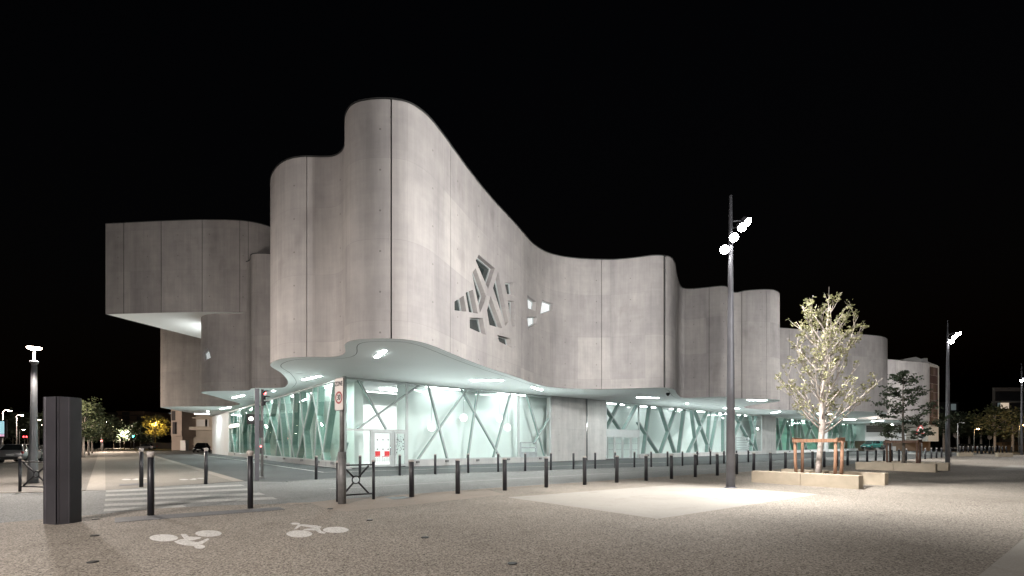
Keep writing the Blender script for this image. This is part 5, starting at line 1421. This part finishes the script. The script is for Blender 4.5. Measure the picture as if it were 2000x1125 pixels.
# modern frame house on the far right
Yh = 130
bd = thing('apartment_block', D(1937, HOR, Yh).xy.to_3d(), 'dark modern block framed by a pale edge at the right side', 'building')
blk('wall', 1944, 2060, 765, 880, Yh+1.5, 20, 'house_dark', bd, 1.15)
blk('frame_side', 1938, 1944, 757, 812, Yh, 18, 'house_pale', bd, 1.15)
blk('frame_top', 1944.2, 2060, 757, 764, Yh, 18, 'house', bd, 1.15)
blk('balcony_slab', 1946, 2060, 783, 786, Yh, 1.4, 'house_pale', bd)
for px, py, wd, hg, mt in ((1958.5, 791.5, 1.4, 1.8, 'lit_window'), (1967, 791, 0.9, 1.9, 'lit_window'), (1985, 802, 5, 0.2, 'house_pale'), (1951, 793, .8, 2.0, 'grey_window')):
    win(bd, D(px, py, Yh+1.5), X_, wd, hg, mt, 'house_dark')
bd2 = thing('house', D(1948, HOR, 112).xy.to_3d(), 'low ochre house with lettering behind the right background trees', 'house')
blk('wall', 1947, 2060, 841, 853, 112, 8, 'house_orange', bd2, 1.15)
blk('recess_wall', 1951, 2060, 853, 866, 113.5, 6, 'house_brown', bd2, 1.15)
blk('wall', 1944, 2060, 864, 885, 108, 1, 'house_orange', bd2, 1.15)
sh = MB()
for i in range(5):
    a, c = D(1957, 855 + i*1.7, 113.4), D(1975, 855 + i*1.7, 113.4); sh.beam(a, c, 0.10, 0.05, (0, -1, 0))
sh.build('shutter', M['house_pale'], bd2)
p = D(1975, 867.3, 107.9)
text_mesh('E SOCIAL LE', 0.55, M['sign_black'], bd2, Matrix.Translation(p) @ Matrix.Rotation(R(90), 4, 'X') @ Matrix.Diagonal((1.35, 1, 1, 1)), 'lettering', bd2.location)
bd3 = slab_building(1836, 1872, 786, 170, 2, 'dim far block between the second lamp post and the trees', 'house_dark', [(1862, 795, 1.8, 2.2, 'grey_window')])

# ------------------------------------------------------------------ road signs at right
def disc_sign(px, py, pyb, r, label, mat, Y=None, tri=False):
    b = G(px, pyb) if Y is None else D(px, HOR, Y).xy.to_3d()
    p = D(px, py, b.y)
    t = thing('road_sign', b, label, 'road sign')
    MB().tube([b, Vector((b.x, b.y, p.z+0.3))], 0.045, 10).build('post', M['galv'], t)
    m4 = Matrix.Translation(p + Vector((0, -0.07, 0))) @ Matrix.Rotation(R(90), 4, 'X')
    poly = [(r*math.cos(a_), r*math.sin(a_)) for a_ in [2*math.pi*i/28 for i in range(28)]] if not tri else [(-r, -r*0.58), (r, -r*0.58), (0, r*1.15)]
    pl2 = plate(poly, -0.02, 0.0, m4).build('sign_plate', M['sign_white' if tri else mat], t)
    if tri:
        plate([(x*0.68, y*0.68) for x, y in poly], 0.001, 0.004, m4).build('sign_face', M['sign_white'], pl2)
        pl2.data.materials.clear(); pl2.data.materials.append(M['sign_red'])
    return t
disc_sign(1797, 841, 897.5, 0.62, 'red edged triangular warning sign on a white post behind the conical tree', 'sign_white', tri=True)
disc_sign(1800.5, 852, 0, 0.30, 'small round sign plate beside the triangular sign post', 'sign_blue', Y=58)
disc_sign(1867.5, 849, 879.5, 0.75, 'pale round sign seen from behind right of the second lamp post', 'sign_white')
disc_sign(1932.5, 854, 0, 0.5, 'small far round sign among the dark trees at right', 'sign_white', Y=105)

# billboard at the left edge
p = D(2, 838, 60)
t = thing('billboard', (p.x, p.y, 0), 'backlit blue poster billboard cut by the left picture edge', 'billboard')
MB().box(p, (1.5, 0.25, 2.2)).build('case', M['black_plastic'], t, bevel=0.03)
MB().box(p + Vector((-0.05, -0.135, 0.18)), (1.15, 0.02, 1.55)).build('poster', M['poster'], t)
MB().box(p + Vector((-0.05, -0.135, -0.78)), (1.15, 0.02, 0.28)).build('poster_foot', M['poster_pink'], t)
MB().tube([(p.x, p.y, 0), (p.x, p.y, p.z-1.1)], 0.12, 10).build('post', M['pole'], t)

# ------------------------------------------------------------------ cars
def car(loc, rz, paint, label, scale=1.0, kind='hatch', group='parked cars'):
    loc = Vector(loc)
    t = thing('parked_car', (0, 0, 0), label, 'car', group)
    L = 2.05
    # body stations: x, low, high, half width
    if kind == 'hatch':
        st = [(-2.02, .45, .80, .66), (-1.95, .30, .98, .80), (-1.5, .22, 1.0, .86), (-0.6, .20, .96, .88), (0.6, .20, .92, .88), (1.1, .22, .88, .86), (1.6, .24, .78, .82), (1.92, .28, .66, .74), (2.05, .38, .56, .58)]
        cab = ([-1.93, -1.2, 0.2, 1.12], [-1.55, -1.1, -0.1, 0.42])
    else:
        st = [(-2.2, .45, .82, .66), (-2.1, .32, .96, .80), (-1.5, .22, .98, .86), (-0.6, .20, .94, .88), (0.6, .20, .92, .88), (1.2, .22, .88, .86), (1.75, .24, .78, .82), (2.1, .28, .66, .74), (2.22, .38, .56, .58)]
        cab = ([-1.75, -1.1, 0.3, 1.2], [-1.1, -0.8, 0.0, 0.45])
    m = MB(); vs = []
    ns_ = 12
    for x, lo, hi, hw in st:
        vs += [(x, -hw*0.9, lo), (x, -hw, lo+0.12), (x, -hw, (lo+hi)/2), (x, -hw*0.985, hi-0.08), (x, -hw*0.92, hi), (x, -hw*0.5, hi+0.035), (x, hw*0.5, hi+0.035), (x, hw*0.92, hi), (x, hw*0.985, hi-0.08), (x, hw, (lo+hi)/2), (x, hw, lo+0.12), (x, hw*0.9, lo)]
    fs = [(i*ns_+k, (i+1)*ns_+k, (i+1)*ns_+(k+1) % ns_, i*ns_+(k+1) % ns_) for i in range(len(st)-1) for k in range(ns_)]
    fs += [tuple(range(ns_)), tuple(reversed(range((len(st)-1)*ns_, len(st)*ns_)))]
    m.add(vs, fs, True)
    m.build('body', M[paint], t, (0, 0, 0))
    zb, zr = 0.95, 1.44
    bx, tx = cab
    hb = [0.74, 0.80, 0.80, 0.70]; ht = [0.52, 0.58, 0.58, 0.52]
    g = MB(); vs = []
    for i in range(4): vs += [(bx[i], -hb[i], zb), (tx[i], -ht[i], zr), (tx[i], ht[i], zr), (bx[i], hb[i], zb)]
    g.add(vs, [(i*4+k, (i+1)*4+k, (i+1)*4+k+1, i*4+k+1) for i in range(3) for k in range(3)] + [(0, 1, 2, 3), (15, 14, 13, 12)])
    g.build('windows', M['car_glass'], t, (0, 0, 0))
    rf_ = MB()
    rv = []
    for i in range(4): rv += [(tx[i], -ht[i]-.01, zr+0.0), (tx[i], -ht[i]*0.7, zr+0.045), (tx[i], ht[i]*0.7, zr+0.045), (tx[i], ht[i]+.01, zr+0.0)]
    rf_.add(rv, [(i*4+k, (i+1)*4+k, (i+1)*4+k+1, i*4+k+1) for i in range(3) for k in range(3)] + [(0, 1, 2, 3), (15, 14, 13, 12)], True)
    rf_.build('roof', M[paint], t, (0, 0, 0))
    pil = MB()
    for s in (-1, 1):
        for i, wd in ((0, .10), (1, .07), (2, .05), (3, .07)):
            pil.tube([(bx[i], s*(hb[i]+.01), zb-.02), (tx[i], s*(ht[i]+.008), zr+.01)], wd*0.55, 6)
    pil.build('pillars', M[paint], t, (0, 0, 0))
    for x in (-1.3 if kind == 'hatch' else -1.38, 1.28 if kind == 'hatch' else 1.36):
        for s in (-1, 1):
            Mw = Matrix.Rotation(R(90)*-s, 3, 'X')
            wl = MB().lathe([(0.20, -0.1), (0.30, -0.1), (0.315, -0.06), (0.315, 0.06), (0.30, 0.1), (0.20, 0.1)], (x, s*0.78, 0.315), 20, Mw).build('wheel', M['rubber'], t, (0, 0, 0))
            MB().lathe([(0.21, 0.06), (0.19, 0.085), (0.06, 0.10), (0.001, 0.10)], (x, s*0.78, 0.315), 14, Mw).build('rim', M['rim'], wl, (0, 0, 0))
    xf = st[-1][0]; xb = st[0][0]
    for s in (-1, 1):
        MB().box((xf-0.17, s*0.60, 0.62), (0.26, 0.24, 0.13), s*-0.5).build('headlight', M['headlamp'], t, (0, 0, 0), bevel=0.02)
        MB().box((xb+0.06, s*0.70, 0.80), (0.12, 0.22, 0.22), s*0.4).build('tail_light', M['tail_red'], t, (0, 0, 0), bevel=0.02)
        MB().box((0.85, s*0.97, 1.0), (0.10, 0.2, 0.13)).build('mirror', M[paint], t, (0, 0, 0), bevel=0.03)
    MB().box((xb-0.005, 0, 0.62), (0.03, 0.5, 0.12)).build('number_plate', M['plate'], t, (0, 0, 0))
    MB().box((xf+0.0, 0, 0.46), (0.03, 0.5, 0.11)).build('number_plate', M['plate'], t, (0, 0, 0))
    MB().box((xf-0.015, 0, 0.33), (0.05, 0.9, 0.12)).build('grille', M['black_plastic'], t, (0, 0, 0))
    MB().box((xb+0.02, 0, 0.38), (0.08, 1.2, 0.16)).build('bumper', M['black_plastic'], t, (0, 0, 0), bevel=0.02)
    t.location = loc; t.rotation_euler = (0, 0, rz); t.scale = (scale,)*3
    return t
p = D(43, HOR, 42)
car((p.x, p.y, 0), R(116), 'silver_paint', 'silver hatchback parked at far left, seen from behind', 1.04)
p = D(84, HOR, 50)
car((p.x, p.y, 0), R(105), 'black_paint', 'dark car parked between the fat lamp post and the pillar')
p = D(394, HOR, 86)
car((p.x, p.y, 0), R(-68), 'black_paint', 'black car parked under the left overhang, front toward us', 1.15, 'sedan')
p = D(1703, HOR, 97)
car((p.x, p.y, 0.5), R(200), 'teal_paint', 'teal car parked behind the low ramp wall', 1.1, 'hatch')
p = D(1722, HOR, 100)
car((p.x, p.y, 0.3), R(215), 'grey_paint', 'dark grey car right behind the teal car', 1.0, 'sedan')
p = D(286, HOR, 125)
car((p.x, p.y, 0), R(180), 'silver_paint', 'silver car in the street under the yellow lit tree', 1.0, 'sedan', 'far cars')
for px, Y, pt, lab in ((1880, 105, 'grey_paint', 'far grey car right of the pale round sign'), (1897, 110, 'silver_paint', 'far silver car behind the bollard cluster'), (1925, 108, 'black_paint', 'far black car left of the ochre wall')):
    p = D(px, HOR, Y); car((p.x, p.y, 0), R(170), pt, lab, 1.0, 'hatch', 'far cars')
# dark fence by the far junction
p = D(305, HOR, 140)
solo(MB().box((p.x+1.5, 140, 0.9), (9, 0.1, 1.8)), 'fence', M['house_dark'], p.xy.to_3d(), 'dark solid fence beyond the silver far car', 'fence')
